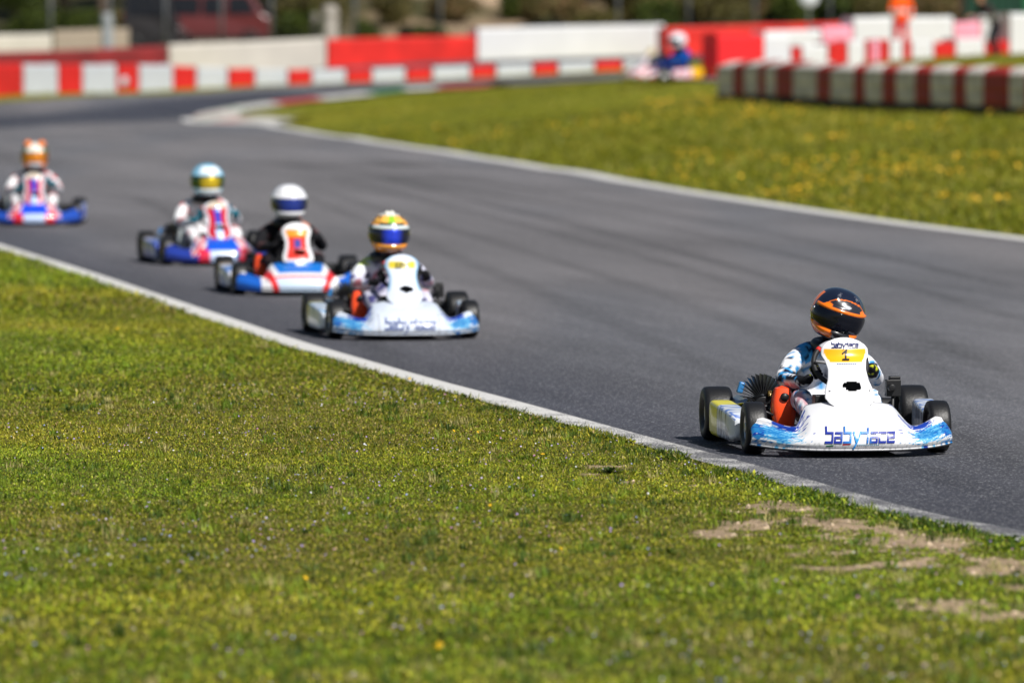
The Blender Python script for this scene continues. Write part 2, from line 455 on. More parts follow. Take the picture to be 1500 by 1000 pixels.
def road_col(X, Y):
    nb_ = ss(.35, .65, fb(X, Y * .12, .45, 71))[..., None]
    base = c3(.138, .131, .136) * (1 - nb_) + c3(.108, .109, .120) * nb_; rub = c3(.027, .030, .045)
    d = dist_to(racing, X, Y)
    far = ss(105, 128, Y)
    w_ = 1.1 + .9 * fb(X, Y * .1, .8, 4) + 1.3 * far
    k = (1 - ss(.3, 1.0, d / (w_ * (1 + .35 * far)))) * (.34 + .66 * far)
    k2 = (1 - ss(0, 4.2, d)) * .30; k3 = (1 - ss(.2, 2.6, dist_to(OUT[:110:2], X, Y) * (.8 + .5 * fb(X, Y * .1, .6, 75)))) * .72 * (1 - far); k2 = np.maximum(k2, k3)
    f = np.clip(np.maximum(k, k2), 0, 1)[..., None]
    C = base * (1 - f) + rub * f
    pale = ss(150, 152, Y)[..., None]
    # scuffs near the kerb at the exit
    for (px, py, rx, ry, s) in ((580, 243, .30, 2.2, .75), (440, 246, .3, 2.4, .6), (660, 262, .9, 1.6, .3), (480, 262, .9, 2.5, .25)):
        gx, gy = ground0(px, py)
        q = np.exp(-(((X - gx + (Y - gy) * .22) / rx) ** 2 + ((Y - gy) / ry) ** 2))[..., None]
        C = C * (1 - s * q)
    for (pts, k_) in SKIDS:
        ds = dist_to(pts, X, Y); C = C * (1 - k_ * (1 - ss(.05, .16, ds)) * (.4 + .9 * fb(X, Y * .2, 2.5, 77)))[..., None]
    return C
rx_, ry_ = np.arange(-21, 42, .5), np.arange(4, 162, .5)
# clipped grid has stair edges, so use ruled strips between matched stations instead
def station_pairs():
    A, B = [], []
    # straight: match by Y from 5 to 121
    for y in np.arange(5, 119.01, 1.0):
        def xat(C, lim):
            m = lim(C)
            c = C[m]; o = np.argsort(c[:, 1]); return np.interp(y, c[o, 1], c[o, 0])
        kO = np.argmax(OUT[:, 1] > 127); kI = np.argmax(IN[:, 1] > 121)
        a = OUT[:kO]; b = IN[:kI]
        A.append((np.interp(y, a[:, 1], a[:, 0]), y)); B.append((np.interp(y, b[:, 1], b[:, 0]), y))
    return np.array(A), np.array(B)
SA, SB = station_pairs()
road = ruled("track_road", SA, SB, 130, .006, road_col, M_asph); tag(road, "grey asphalt race track with darker rubbered line", kind='structure')
hp_ = grid_mesh('track_road', np.arange(-19.05, 41, .15), np.arange(119, 161, .3), lambda X, Y: H(X, Y) + .041, lambda X, Y, Z: road_col(X, Y), M_asph, keep=lambda c: inpoly(c[:, 0], c[:, 1], road_poly))
tag(hp_, 'asphalt of the hairpin and the back straight', kind='structure')
# second stretch of asphalt between the low striped wall and the tall wall
r2a = catmull([(p.x, p.y) for p in (P(300, 118, 166), P(470, 111, 168), P(690, 103, 171), P(968, 97, 174))] + [(9, 172), (20, 168)], 8)
r2b = catmull([(p.x, p.y) for p in (P(330, 110, 176.5), P(470, 105, 179.6), P(690, 96, 183.2), P(968, 90, 185.5))] + [(9.5, 184), (20, 180)], 8)
tag(ruled("service_road", r2a, r2b, 10, .02, lambda X, Y: np.zeros(X.shape + (3,)) + c3(.045, .047, .06), M_asph), "strip of dark asphalt in front of the tall wall", kind='structure')

def line_strip(name, C, off0, off1, zoff, colfn, m, n=None, lab=None):
    n = n or len(C); R = resample(C, n)
    A = offset(R, off0); B = offset(R, off1)
    o = ruled(name, A, B, 5, zoff, colfn, m); tag(o, lab, kind='structure'); return o
# painted line material: worn paint over asphalt
def paint_mat():
    m = bpy.data.materials.new("worn_paint"); m.use_nodes = True
    t = m.node_tree; b = t.nodes["Principled BSDF"]; tc = t.nodes.new("ShaderNodeTexCoord")
    nz = t.nodes.new("ShaderNodeTexNoise"); nz.inputs["Scale"].default_value = 120; nz.inputs["Detail"].default_value = 6; nz.inputs["Roughness"].default_value = .7
    mp = t.nodes.new("ShaderNodeMapping"); mp.inputs["Scale"].default_value = (1, .5, 1)
    t.links.new(tc.outputs["Object"], mp.inputs[0]); t.links.new(mp.outputs[0], nz.inputs["Vector"])
    n2 = t.nodes.new("ShaderNodeTexNoise"); n2.inputs["Scale"].default_value = 3.5; n2.inputs["Detail"].default_value = 3
    t.links.new(tc.outputs["Object"], n2.inputs["Vector"])
    ad = t.nodes.new("ShaderNodeMath"); ad.operation = 'MULTIPLY_ADD'; ad.inputs[1].default_value = .42
    t.links.new(n2.outputs["Fac"], ad.inputs[0]); t.links.new(nz.outputs["Fac"], ad.inputs[2])
    a = t.nodes.new("ShaderNodeAttribute"); a.attribute_name = "Col"; sep = t.nodes.new("ShaderNodeSeparateColor"); t.links.new(a.outputs["Color"], sep.inputs[0])
    sb = t.nodes.new("ShaderNodeMath"); sb.operation = 'SUBTRACT'; t.links.new(ad.outputs[0], sb.inputs[0]); t.links.new(sep.outputs[1], sb.inputs[1])
    mr = t.nodes.new("ShaderNodeMapRange"); mr.inputs[1].default_value = -.03; mr.inputs[2].default_value = .04; mr.inputs[3].default_value = 0; mr.inputs[4].default_value = 1
    t.links.new(sb.outputs[0], mr.inputs[0])
    mx = t.nodes.new("ShaderNodeMix"); mx.data_type = 'RGBA'
    mx.inputs[6].default_value = (.1, .1, .108, 1)
    t.links.new(mr.outputs[0], mx.inputs[0])
    cr = t.nodes.new("ShaderNodeVectorMath"); cr.operation = 'SCALE'; cr.inputs[0].default_value = (1, .98, .94); t.links.new(sep.outputs[0], cr.inputs["Scale"])
    t.links.new(cr.outputs[0], mx.inputs[7]); t.links.new(mx.outputs[2], b.inputs["Base Color"]); b.inputs["Roughness"].default_value = .75
    return m
M_paint = paint_mat()
# Col.r = paint brightness, Col.g = wear threshold
def near_paint(X, Y):
    wear = .80 - .30 * ss(26, 38, Y); wear = wear - .03; br = .60 + 0 * Y
    return np.stack([br, wear, br * 0], -1)
NE = catmull(near_edge + [(-6.45, 62.5), (-8.9, 74)], 12)
line_strip("track_edge_line", NE, .0, .20, .0105, near_paint, M_paint, 500, "worn white line along the near grass edge")
kf = np.argmax(IN[:, 1] > 135.5)
FE = IN[:kf + 2]
line_strip("track_edge_line", FE, -.30, -.02, .0105, lambda X, Y: np.stack([.62 + 0 * X, .50 + 0 * X, 0 * X], -1), M_paint, 300, "white line along the far grass edge")

# apex and exit kerb, painted in red, white and green lengths
M_kerb = mat("kerb_paint", attr=True, rough=.7, var=.15, vscale=2)
kb = catmull(far_edge[-1:] + apex[:7], 14); kb = resample(kb, 120)
ka = offset(kb, .75)
KC = [RGB(190, 188, 182), RGB(170, 70, 62), RGB(190, 188, 182), RGB(70, 120, 85)]
mb = MB(); seg = np.concatenate([[0], np.cumsum(np.linalg.norm(np.diff(kb, axis=0), axis=1))])
for i in range(119):
    T = (kb[i + 1] - kb[i]); T = T / (np.linalg.norm(T) + 1e-9); nrm = np.array([-T[1], T[0]])   # into the infield? sign fixed below
    L = seg[i]
    col = mix(KC[int(L / 1.7) % 4], RGB(190, 186, 178), .62) if L < 13 else KC[int((L - 13) / 1.9) % 4]
    pts = []
    for (k, o, z) in ((i, 0, .05), (i + 1, 0, .05), (i + 1, .6, .13), (i, .6, .13), (i, 1.1, .06), (i + 1, 1.1, .06)):
        q = kb[k]; Tt = kb[min(k + 1, 119)] - kb[max(k - 1, 0)]; Tt = Tt / (np.linalg.norm(Tt) + 1e-9)
        s_ = 1
        x = q[0] + Tt[1] * o * s_; y = q[1] - Tt[0] * o * s_
        pts.append((x, y, Hs(x, y) + z))
    mb.add(pts, [(0, 1, 2, 3), (3, 2, 5, 4)], col, 0, False)
tag(mb.build("kerb", M_kerb), "raised kerb painted red, white and green round the hairpin apex", kind='structure')

# ------------------------------------------------------------------ near verge: soil and turf
def near_x(y): return np.interp(y, NE[:, 1], NE[:, 0])
DIRT = [(1235, 765, 190, 20, 1.1), (1330, 790, 130, 36, 1.0), (1170, 740, 60, 10, .8), (1440, 893, 170, 17, 1.25), (1090, 778, 90, 8, .9), (1490, 850, 50, 28, 1.0), (1460, 835, 80, 22, 1.1), (1300, 835, 120, 12, .9), (1250, 805, 200, 12, .7), (900, 700, 55, 12, .5), (990, 722, 60, 10, .5)]
def dirt(X, Y):
    px = X / Y * FPX + 750; py = 50 + CAM_H * FPX / Y
    px = px + 150 * (fb(X, Y, 1.6, 81) - .5) + 50 * (fb(X, Y, 6, 83) - .5); py = py + 46 * (fb(X, Y, 1.9, 85) - .5) + 14 * (fb(X, Y, 7, 87) - .5)
    q = np.zeros(X.shape)
    for (a, b, ra, rb, s) in DIRT: q = np.maximum(q, s * np.exp(-(((px - a) / ra) ** 2 + ((py - b) / rb) ** 2)))
    n = fb(X, Y, 3.2, 6); n2 = fb(X, Y, 9, 9)
    patchy = .32 * ss(.62, .8, fb(X, Y, 1.1, 21))
    n3 = fb(X, Y, 1.7, 27); n4 = fb(X * 2.2 + 5, Y * .8, 6, 29)
    return ss(.36, .58, q * (.25 + 1.0 * n) + .55 * (n2 - .5) + .9 * (n3 - .45) * (q > .12) + .5 * (n4 - .5) + patchy * .55) * ss(.10, .30, near_x(Y) - X + .25 * (n2 - .5))
def near_col(X, Y, Z):
    s = c3(.16, .15, .03); tan = c3(.56, .41, .27); t2 = c3(.40, .29, .18)
    n = fb(X, Y, 5, 2)[..., None]
    dd = dirt(X, Y)[..., None]
    return s * (1 - dd) + (tan * n + t2 * (1 - n)) * dd
def near_z(X, Y): return .004 + .016 * (fb(X, Y, 2.2, 31) - .5) * ss(0, .5, near_x(Y) - X) + .006 * (fb(X, Y, 14, 33) - .5) * ss(0, .2, near_x(Y) - X)
gn = grid_mesh("verge_soil", np.arange(-7.5, 3.3, .05), np.concatenate([np.arange(15, 34, .06), np.arange(34, 60, .2)]),
               lambda X, Y: near_z(np.minimum(X, near_x(Y)), Y), near_col, M_near, keep=lambda c: c[:, 0] < near_x(c[:, 1]) + .04)
tag(gn, "soil of the near grass verge with bare tan patches", kind='structure')

M_blade = mat("turf_leaf", attr=True, rough=.55, var=.05, transl=.32, spec=.3)
def rnd(n, a=0., b=1.): return rng.uniform(a, b, n)
def turf(name, x, y, z, h, wd, col, flat, label):
    n = len(x); az = rnd(n, 0, 2 * np.pi); fa = rnd(n, 0, 2 * np.pi)
    lean = np.where(flat, rnd(n, .8, 1.35), rnd(n, .1, .75))
    tip = np.stack([x + h * np.sin(lean) * np.cos(az), y + h * np.sin(lean) * np.sin(az), z + h * np.cos(lean)], 1)
    wx = np.cos(az + np.pi / 2) * wd / 2; wy = np.sin(az + np.pi / 2) * wd / 2
    # broad leaves widen in the middle: quad base, left, tip, right
    mid = np.where(flat, .55, .35)[:, None]
    base = np.stack([x, y, z - .004], 1)
    m = base * (1 - mid) + tip * mid; m[:, 2] += h * .12
    l = m.copy(); l[:, 0] += wx; l[:, 1] += wy; r = m.copy(); r[:, 0] -= wx; r[:, 1] -= wy
    V = np.stack([base, l, tip, r], 1).reshape(-1, 3)
    C = np.repeat(np.concatenate([col, np.ones((n, 1))], 1), 4, 0)
    o = npmesh(name, V, 4, C, M_blade); tag(o, label, "grass", kind='stuff'); return o

X_, Y_, SZ = [], [], []
for (y0, y1, dens, sz) in ((15.5, 22, 5600, .9), (22, 33, 9500, .66), (33, 43, 4600, .95), (43, 64, 1900, 1.6)):
    n = int((y1 - y0) * 7.2 * dens); y = rnd(n, y0, y1)
    xl = -.093 * y - .7; xr = np.minimum(near_x(y) + .05 * (rnd(n) ** 2), .093 * y + .6)
    x = rnd(n, -6.5, 3.0); k = (x > xl) & (x < xr)
    X_.append(x[k]); Y_.append(y[k]); SZ.append(np.full(k.sum(), sz))
x = np.concatenate(X_); y = np.concatenate(Y_); sz = np.concatenate(SZ)
dd = dirt(x, y); cl = fb(x, y, 7, 14)
keep = (rnd(len(x)) > dd * (.80 + .19 * (fb(x, y, 8, 97) > .45))) & (rnd(len(x)) < .45 + 1.1 * cl)
x, y, sz, cl = x[keep], y[keep], sz[keep], cl[keep]
n = len(x)
edge = 1 - ss(0, .34, near_x(y) - x)
edge = edge * (1 - ss(34, 42, y))
n1 = fb(x, y, .55, 15); n2 = fb(x, y, 2.6, 17); n3 = fb(x, y, 11, 19)
fore = (1 - ss(30, 36, y))
clump = ss(.45, .6, fb(x, y, 3.1, 95)) * edge * fore
hh = (.014 + .022 * rnd(n) ** 2 + .02 * ss(.5, .8, cl) + .012 * edge * rnd(n) + .045 * clump * rnd(n)) * sz
flat = rnd(n) < .5 + .3 * (n2 > .5)
wd = np.where(flat, rnd(n, .007, .014), rnd(n, .0025, .005)) * sz * (1 + .9 * clump)
pal = np.array([(.33, .37, .018), (.235, .31, .018), (.48, .46, .04), (.07, .12, .014), (.50, .42, .14), (.29, .20, .08)])
pr = np.stack([.9 + .0 * n1, .8 + 1.0 * ss(.5, .62, n2), .5 + 1.5 * ss(.5, .68, n1), .6 + 1.6 * edge + 3.0 * clump + .9 * ss(.55, .7, n3), .22 + .45 * (1 - ss(.32, .5, n1)), .10 + .3 * ss(.6, .7, n2)], 1)
pr[:, 3] += .8 * (1 - ss(.3, .42, n2))
cum = np.cumsum(pr / pr.sum(1)[:, None], 1); ci = (rnd(n)[:, None] > cum).sum(1)
big = fb(x, y * .8, .33, 91)
red_ = ss(.5, .62, big)[:, None]; grn = (1 - ss(.38, .5, big))[:, None]
col = pal[np.clip(ci, 0, 5)] * rnd(n, .5, 1.4)[:, None] * (.74 + .5 * n1[:, None]) * (1 + red_ * np.array([.07, -.03, .2]) + grn * np.array([-.12, .02, 0]))
NT = 2600; tx = rnd(NT, -4.2, 3.0); ty = 16 + 24 * rnd(NT) ** 1.2; kk = (tx < near_x(ty) - .04) & (tx > -.093 * ty - .4); tx, ty = tx[kk], ty[kk]
kk = rnd(len(tx)) < .30 + .7 * (fb(tx, ty, .8, 99) > .5); tx, ty = tx[kk], ty[kk]; NT = len(tx); nb2 = 26
tr = np.repeat(rnd(NT, .02, .06), nb2); rr2 = tr * np.sqrt(rnd(NT * nb2)); aa2 = rnd(NT * nb2, 0, 6.283)
bx = np.repeat(tx, nb2) + rr2 * np.cos(aa2); by = np.repeat(ty, nb2) + rr2 * np.sin(aa2); kk = bx < near_x(by) + .05
tcol = np.array([(.10, .165, .02), (.17, .26, .02), (.26, .34, .03), (.48, .42, .16), (.07, .12, .02)])[rng.choice(5, NT, p=[.25, .27, .2, .13, .15])]
bh = np.repeat(rnd(NT, .028, .075), nb2) * rnd(NT * nb2, .5, 1.1); bc = np.repeat(tcol, nb2, 0) * rnd(NT * nb2, .7, 1.3)[:, None]
x = np.concatenate([x, bx[kk]]); y = np.concatenate([y, by[kk]]); hh = np.concatenate([hh, bh[kk]]); wd = np.concatenate([wd, rnd(kk.sum(), .0035, .007)]); col = np.concatenate([col, bc[kk]]); flat = np.concatenate([flat, rnd(kk.sum()) < .15])
turf("grass_turf", x, y, near_z(x, y), hh, wd, col, flat, "short weedy turf with small leaves on the near verge")
print("blades", n)

# pebbles and crumbs of soil on the bare patches
n = 9000; x = rnd(n, -.5, 2.6); y = rnd(n, 17.5, 30); k = (dirt(x, y) > .5) & (x < near_x(y) - .05); x, y = x[k], y[k]; n = len(x)
r = .003 + .013 * rnd(n) ** 3
oct_ = np.array([(1, 0, 0), (0, 1, 0), (-1, 0, 0), (0, -1, 0), (0, 0, 1)], float)
V = []
zz = near_z(x, y)
rot = rnd(n, 0, 6.28); ax = rnd(n, .7, 1.3)
Pn = []
for q in oct_:
    px_ = (q[0] * np.cos(rot) - q[1] * np.sin(rot)) * r * ax; py_ = (q[0] * np.sin(rot) + q[1] * np.cos(rot)) * r
    Pn.append(np.stack([x + px_, y + py_, zz + (q[2] * .8) * r], 1))
tri = []
for i in range(4): tri += [Pn[i], Pn[(i + 1) % 4], Pn[4]]
V = np.stack(tri, 1).reshape(-1, 3)
C = np.repeat(np.concatenate([np.array([(.50, .38, .26)]) * rnd(n, .6, 1.3)[:, None], np.ones((n, 1))], 1), 12, 0)
tag(npmesh("soil_crumbs", V, 3, C, mat("crumb", attr=True, rough=.9, var=.1)), "crumbs of dry soil on the bare patches", "soil", kind='stuff')

# tiny wild flowers
def flowers(name, x, y, z, r, col, label):
    n = len(x); tilt = rnd(n, .0, .9); az = rnd(n, 0, 6.28)
    nx = np.sin(tilt) * np.cos(az); ny = np.sin(tilt) * np.sin(az) - .35; nz = np.cos(tilt)
    N = np.stack([nx, ny, nz], 1); N /= np.linalg.norm(N, axis=1)[:, None]
    T = np.cross(N, [0, 0, 1.0]); T /= np.linalg.norm(T, axis=1)[:, None] + 1e-6; B = np.cross(N, T)
    c = np.stack([x, y, z], 1); vs = []
    for k in range(10):
        a = 2 * np.pi * k / 10; rr = r * (1.0 if k % 2 == 0 else .62)
        vs.append(c + (T * np.cos(a) + B * np.sin(a)) * rr[:, None] + N * (r * .12 if k % 2 == 0 else 0)[:, None] if False else c + (T * np.cos(a) + B * np.sin(a)) * rr[:, None])
    V = np.stack(vs, 1).reshape(-1, 3)
    C = np.repeat(np.concatenate([col, np.ones((n, 1))], 1), 10, 0)
    o = npmesh(name, V, 10, C, mat("petal", attr=True, rough=.6, var=.05, transl=.25)); tag(o, label, "flowers", kind='stuff')
n = 9000; y = rnd(n, 16, 34); x = rnd(n, -3.8, 2.6); k = (x < near_x(y) - .1) & (dirt(x, y) < .3) & (fb(x, y, .9, 41) + .25 * rnd(n) > .56) & (rnd(n) < .42 + .4 * (y < 24)); x, y = x[k], y[k]; n = len(x)
lil = np.array([(.42, .30, .62), (.62, .52, .75), (.75, .75, .78), (.35, .42, .72), (.62, .28, .5)])[rng.choice(5, n, p=[.34, .26, .18, .14, .08])]
flowers("wildflowers", x, y, near_z(x, y) + .028 + .012 * rnd(n), .003 + .0045 * rnd(n) ** 1.5, lil, "tiny lilac and white flowers scattered through the near turf")
fx = [(642, 962, .021), (795, 677, .013), (665, 642, .010), (700, 644, .009), (728, 650, .008), (718, 753, .009), (600, 565, .012), (448, 861, .012), (820, 638, .01), (172, 490, .018), (43, 483, .016), (560, 702, .006), (822, 818, .008), (268, 780, .006)]
g_ = [ground0(a, b) for a, b, _ in fx]; x = np.array([q[0] for q in g_]); y = np.array([q[1] for q in g_]); r = np.array([q[2] for q in fx]) * 1.05
flowers("yellow_wildflowers", x, y, near_z(x, y) + .04, r, np.tile([(.85, .50, .01)], (len(x), 1)), "scattered bright yellow flowers in the near turf")

# leafy weeds that stand out of the turf
def weed(px, py, r, nleaf, colr, label):
    gx, gy = ground0(px, py); nn = nleaf
    az = rnd(nn, 0, 6.28); L = r * rnd(nn, .6, 1.0); up = rnd(nn, .35, 1.1); wdt = r * rnd(nn, .10, .17)
    vs = []; b = np.stack([0.01 * np.cos(az), .01 * np.sin(az), 0 * az], 1)
    def pt(t, s):
        rr = L * t * np.cos(up * (1 - .4 * t)); hz = L * t * np.sin(up * (1 - .55 * t))
        return np.stack([rr * np.cos(az) - s * wdt * np.sin(az), rr * np.sin(az) + s * wdt * np.cos(az), hz], 1)
    quads = []
    for (t0, s0, t1, s1) in ((0, .15, .35, .5), (.35, .5, .7, .45), (.7, .45, 1, .02)):
        quads.append(np.stack([pt(t0, -s0), pt(t1, -s1), pt(t1, s1), pt(t0, s0)], 1))
    V = np.concatenate(quads, 1).reshape(-1, 3)
    C = np.repeat(np.concatenate([np.array([colr]) * rnd(nn, .7, 1.3)[:, None], np.ones((nn, 1))], 1), 12, 0)
    o = npmesh("weed_plant", V, 4, C, M_blade); o.location = (gx, gy, float(near_z(np.array(gx), np.array(gy))))
    tag(o, label, "weed", group="leafy weeds in the near turf")
weed(460, 632, .075, 16, (.045, .075, .02), "dark green rosette weed alone in the middle of the near verge")
weed(640, 702, .085, 26, (.11, .17, .03), "pale green tufted weed below the dark rosette")
weed(893, 694, .10, 26, (.05, .09, .02), "dark broad weed in the turf left of the bare soil")
weed(98, 606, .10, 26, (.075, .13, .025), "fresh green weed tuft near the left picture edge")
weed(978, 812, .085, 24, (.13, .20, .03), "bright green weed below the bare soil patch")
weed(1105, 852, .07, 22, (.10, .17, .03), "bright green weed low at the right, in front of the bare soil")
weed(275, 815, .08, 22, (.035, .065, .015), "dark green weed clump low in the left foreground")

# ------------------------------------------------------------------ far grass tufts and flowers
def far_turf():
    n = 230000; y = 57 + (160 - 57) * rnd(n) ** 1.15; x = rnd(n, -.11, .115) * y
    ax_ = P(335, 176, 137)
    gy = (~inpoly(x, y, road_poly)) & (y < 165) & (((x - ax_.x) / 1.2) ** 2 + ((y - ax_.y) / 3.2) ** 2 > 1) & (dist_to(IN[::3], x, y) > .05)
    # bare of turf where the service road lies
    x, y = x[gy], y[gy]; n = len(x)
    z = H(x, y)
    nn = fb(x, y * .6, .5, 51); n2 = fb(x, y * .5, 1.6, 53)
    pal = np.array([(.24, .255, .012), (.17, .19, .012), (.34, .30, .04), (.10, .12, .014)])
    pr = np.stack([.8 + 0 * nn, .6 + 0 * nn, .3 + 1.3 * ss(.48, .65, nn), .3 + .9 * (1 - ss(.35, .5, n2))], 1)
    cum = np.cumsum(pr / pr.sum(1)[:, None], 1); ci = np.clip((rnd(n)[:, None] > cum).sum(1), 0, 3)
    col = pal[ci] * rnd(n, .75, 1.25)[:, None]
    h = (.04 + .07 * rnd(n) * (.4 + n2)) * (1 - .5 * ss(112, 124, y))
    turf("grass_turf", x, y, z, h, .02 + .03 * rnd(n), col, rnd(n) < .35, "longer rough grass on the infield and far verges")
far_turf()
n = 26000; y = rnd(n, 58, 128); x = rnd(n, -.06, .112) * y
px = x / y * FPX + 750
py = 50 + (CAM_H - H(x, y)) * FPX / y
zone = np.maximum(np.exp(-(((px - 1300) / 330) ** 2 + ((py - 255) / 45) ** 2)), np.exp(-(((px - 1060) / 80) ** 2 + ((py - 162) / 22) ** 2)))
zone = np.maximum(zone, .75 * np.exp(-(((px - 820) / 150) ** 2 + ((py - 195) / 25) ** 2)))
k = (~inpoly(x, y, road_poly)) & (fb(x, y * .45, .55, 61) * .55 + fb(x, y * .5, 1.9, 63) * .45 + .22 * zone - .05 * (1 - ss(800, 1000, px)) + .06 * rnd(n) > .68)
x, y = x[k], y[k]; k = rnd(len(x)) < .38; x, y = x[k], y[k]; n = len(x)
flowers("yellow_wildflowers", x, y, H(x, y) + .10 + .06 * rnd(n), .016 + .026 * rnd(n) ** 2, np.array([(.80, .47, .02)]) * rnd(n, .7, 1.2)[:, None], "yellow flowers in drifts across the infield grass")

# ================================================================== KARTS
RUB = mat("tyre_rubber", (.009, .009, .010, 1), rough=.46, var=.25, vscale=14, bump=.15, bscale=90, spec=.45)
ALU = mat("alloy", (.55, .55, .56, 1), rough=.32, metal=1, var=.08)
GOLD = mat("gold_alloy", (.55, .38, .16, 1), rough=.35, metal=1, var=.08)
BLK = mat("black_plastic", (.009, .009, .010, 1), rough=.45, var=.2)
BLKM = mat("black_metal", (.016, .016, .018, 1), rough=.38, metal=.6, var=.2, vscale=20)
CHR = mat("steel_tube", (.45, .46, .48, 1), rough=.25, metal=1, var=.05)
BODY = mat("painted_bodywork", attr=True, rough=.28, coat=.5, var=.035, vscale=3)
SUIT = mat("suit_fabric", attr=True, rough=.85, var=.12, vscale=22, bump=.9, bscale=22, spec=.2)
SHELL = mat("helmet_paint", attr=True, rough=.22, coat=.9, var=.03)
ORG = mat("orange_plastic", (1.0, .085, .015, 1), rough=.35, coat=.3, var=.06)
TANK = mat("fuel_tank_plastic", (.62, .40, .50, 1), rough=.35, var=.15, vscale=9)
INK = mat("decal_film", attr=True, rough=.3, coat=.4, var=.02)
WHT = RGB(232, 234, 240); W2 = (.80, .80, .82, 1)
K_BLACK = (.012, .012, .014, 1)

NW = .513
def nose_parts(u):
    a = abs(u); D = float(1 - ss(.42, .60, a))
    yf = -(.88 - .21 * a ** 2.6)
    zt = (.150 + .045 * float(ss(.62, .95, a)) - .02 * float(ss(.97, 1.0, a))) * (1 - D) + (.266 - .03 * (a / .5) ** 3) * D
    yt = yf + (.12 + .03 * float(ss(.6, 1, a))) * (1 - D) + .30 * D
    return yf, zt, yt, D
def nose_pt(u, v):
    """u -1..1 across, v 0..1 bottom lip to top edge"""
    yf, zt, yt, D = nose_parts(u)
    zb = .045 + .02 * abs(u) ** 4
    z = zb + (zt - zb) * v ** (.62 + .18 * D)
    y = yf + (yt - yf) * v ** (1.9 + .2 * D)
    # scoop in the wing above a lower step
    wing = (1 - D) * float(ss(.35, .6, abs(u)))
    y += .035 * wing * math.sin(math.pi * min(1, max(0, (v - .25) / .6))) 
    if v < .06: y += .012 * (1 - v / .06)
    x = u * NW * (1 - .02 * v * abs(u))
    return Vector((x, y, z))
def nose_v_at(u, z):
    yf, zt, yt, D = nose_parts(u); zb = .045 + .02 * abs(u) ** 4
    t = max(0, min(1, (z - zb) / (zt - zb))); return t ** (1 / (.62 + .18 * D))
def panel_hw(t):
    pts = [(0, .012), (.015, .045), (.05, .083), (.10, .109), (.17, .128), (.28, .123), (.42, .104), (.56, .097), (.68, .106), (.76, .122), (.84, .120), (.90, .104), (.95, .078), (.985, .045), (1, .015)]
    return float(np.interp(t, [p[0] for p in pts], [p[1] for p in pts]))
def panel_pt(s, t):
    """s -1..1 across, t 0..1 bottom to top"""
    hw = panel_hw(t); x = s * hw
    y = -.665 + .25 * t + .04 * t * t; z = .225 + .355 * t
    bulge = .045 * (1 - (x / .13) ** 2) * (.6 + .4 * math.sin(math.pi * t))
    tuck = -.03 * float(ss(.72, .9, t))
    return Vector((x, y - bulge + tuck + .02, z))

# --- lettering as strokes
GLY = {
 'b': ([[(0, 1.45), (0, .92), (.85, .92), (.85, 0), (0, 0)]], 1.2),
 'a': ([[(.08, .92), (.85, .92), (.85, 0), (0, 0), (0, .48), (.85, .48)]], 1.2),
 'y': ([[(.05, .95), (.45, .1)], [(.95, .95), (.22, -.62)]], 1.15),
 'r': ([[(0, .92), (.8, .92)], [(.8, 1.3), (.8, 0)]], 1.2),
 'c': ([[(.8, .92), (0, .92), (0, 0), (.8, 0)]], 1.15),
 'e': ([[(.85, 0), (0, 0), (0, .92), (.85, .92), (.85, .46), (0, .46)]], 1.1),
 '1': ([[(0, .9), (.42, 1.3), (.42, 0)], [(.05, 0), (.8, 0)]], 1.0),
 '2': ([[(0, 1.3), (.75, 1.3), (.75, .65), (0, .65), (0, 0), (.75, 0)]], 1.1),
 '4': ([[(.1, 1.3), (0, .55), (.8, .55)], [(.6, 1.3), (.6, 0)]], 1.1),
 '7': ([[(0, 1.3), (.75, 1.3), (.3, 0)]], 1.1),
}
def strokes(mb, word, x0, z0, size, wdt, mapper, colfn, slant=.16, mi=1, sx=1.0):
    """writes word; mapper(a,b) -> 3D point on the surface lifted a little"""
    adv = 0
    for ch in word:
        if ch == ' ': adv += .7; continue
        lines, w_ = GLY[ch]
        for pl in lines:
            for i in range(len(pl) - 1):
                (ax, ay), (bx, by) = pl[i], pl[i + 1]
                d = math.hypot(bx - ax, by - ay); ux, uy = (bx - ax) / d, (by - ay) / d; e = wdt * .5
                ax2, ay2, bx2, by2 = ax - ux * e, ay - uy * e, bx + ux * e, by + uy * e
                k = 5
                vs = []; cs = []
                for q in range(k + 1):
                    t = q / k; cx = ax2 + (bx2 - ax2) * t; cy = ay2 + (by2 - ay2) * t
                    for sgn in (-1, 1):
                        gx = cx - uy * e * sgn; gy = cy + ux * e * sgn
                        wx = x0 + (adv + gx + slant * gy) * size * sx; wz = z0 + gy * size
                        vs.append(mapper(wx, wz)); cs.append(colfn(wx))
                mb.add(vs, [(2 * q, 2 * q + 1, 2 * q + 3, 2 * q + 2) for q in range(k)], cs, mi, False)
        adv += w_
    return adv * size * sx

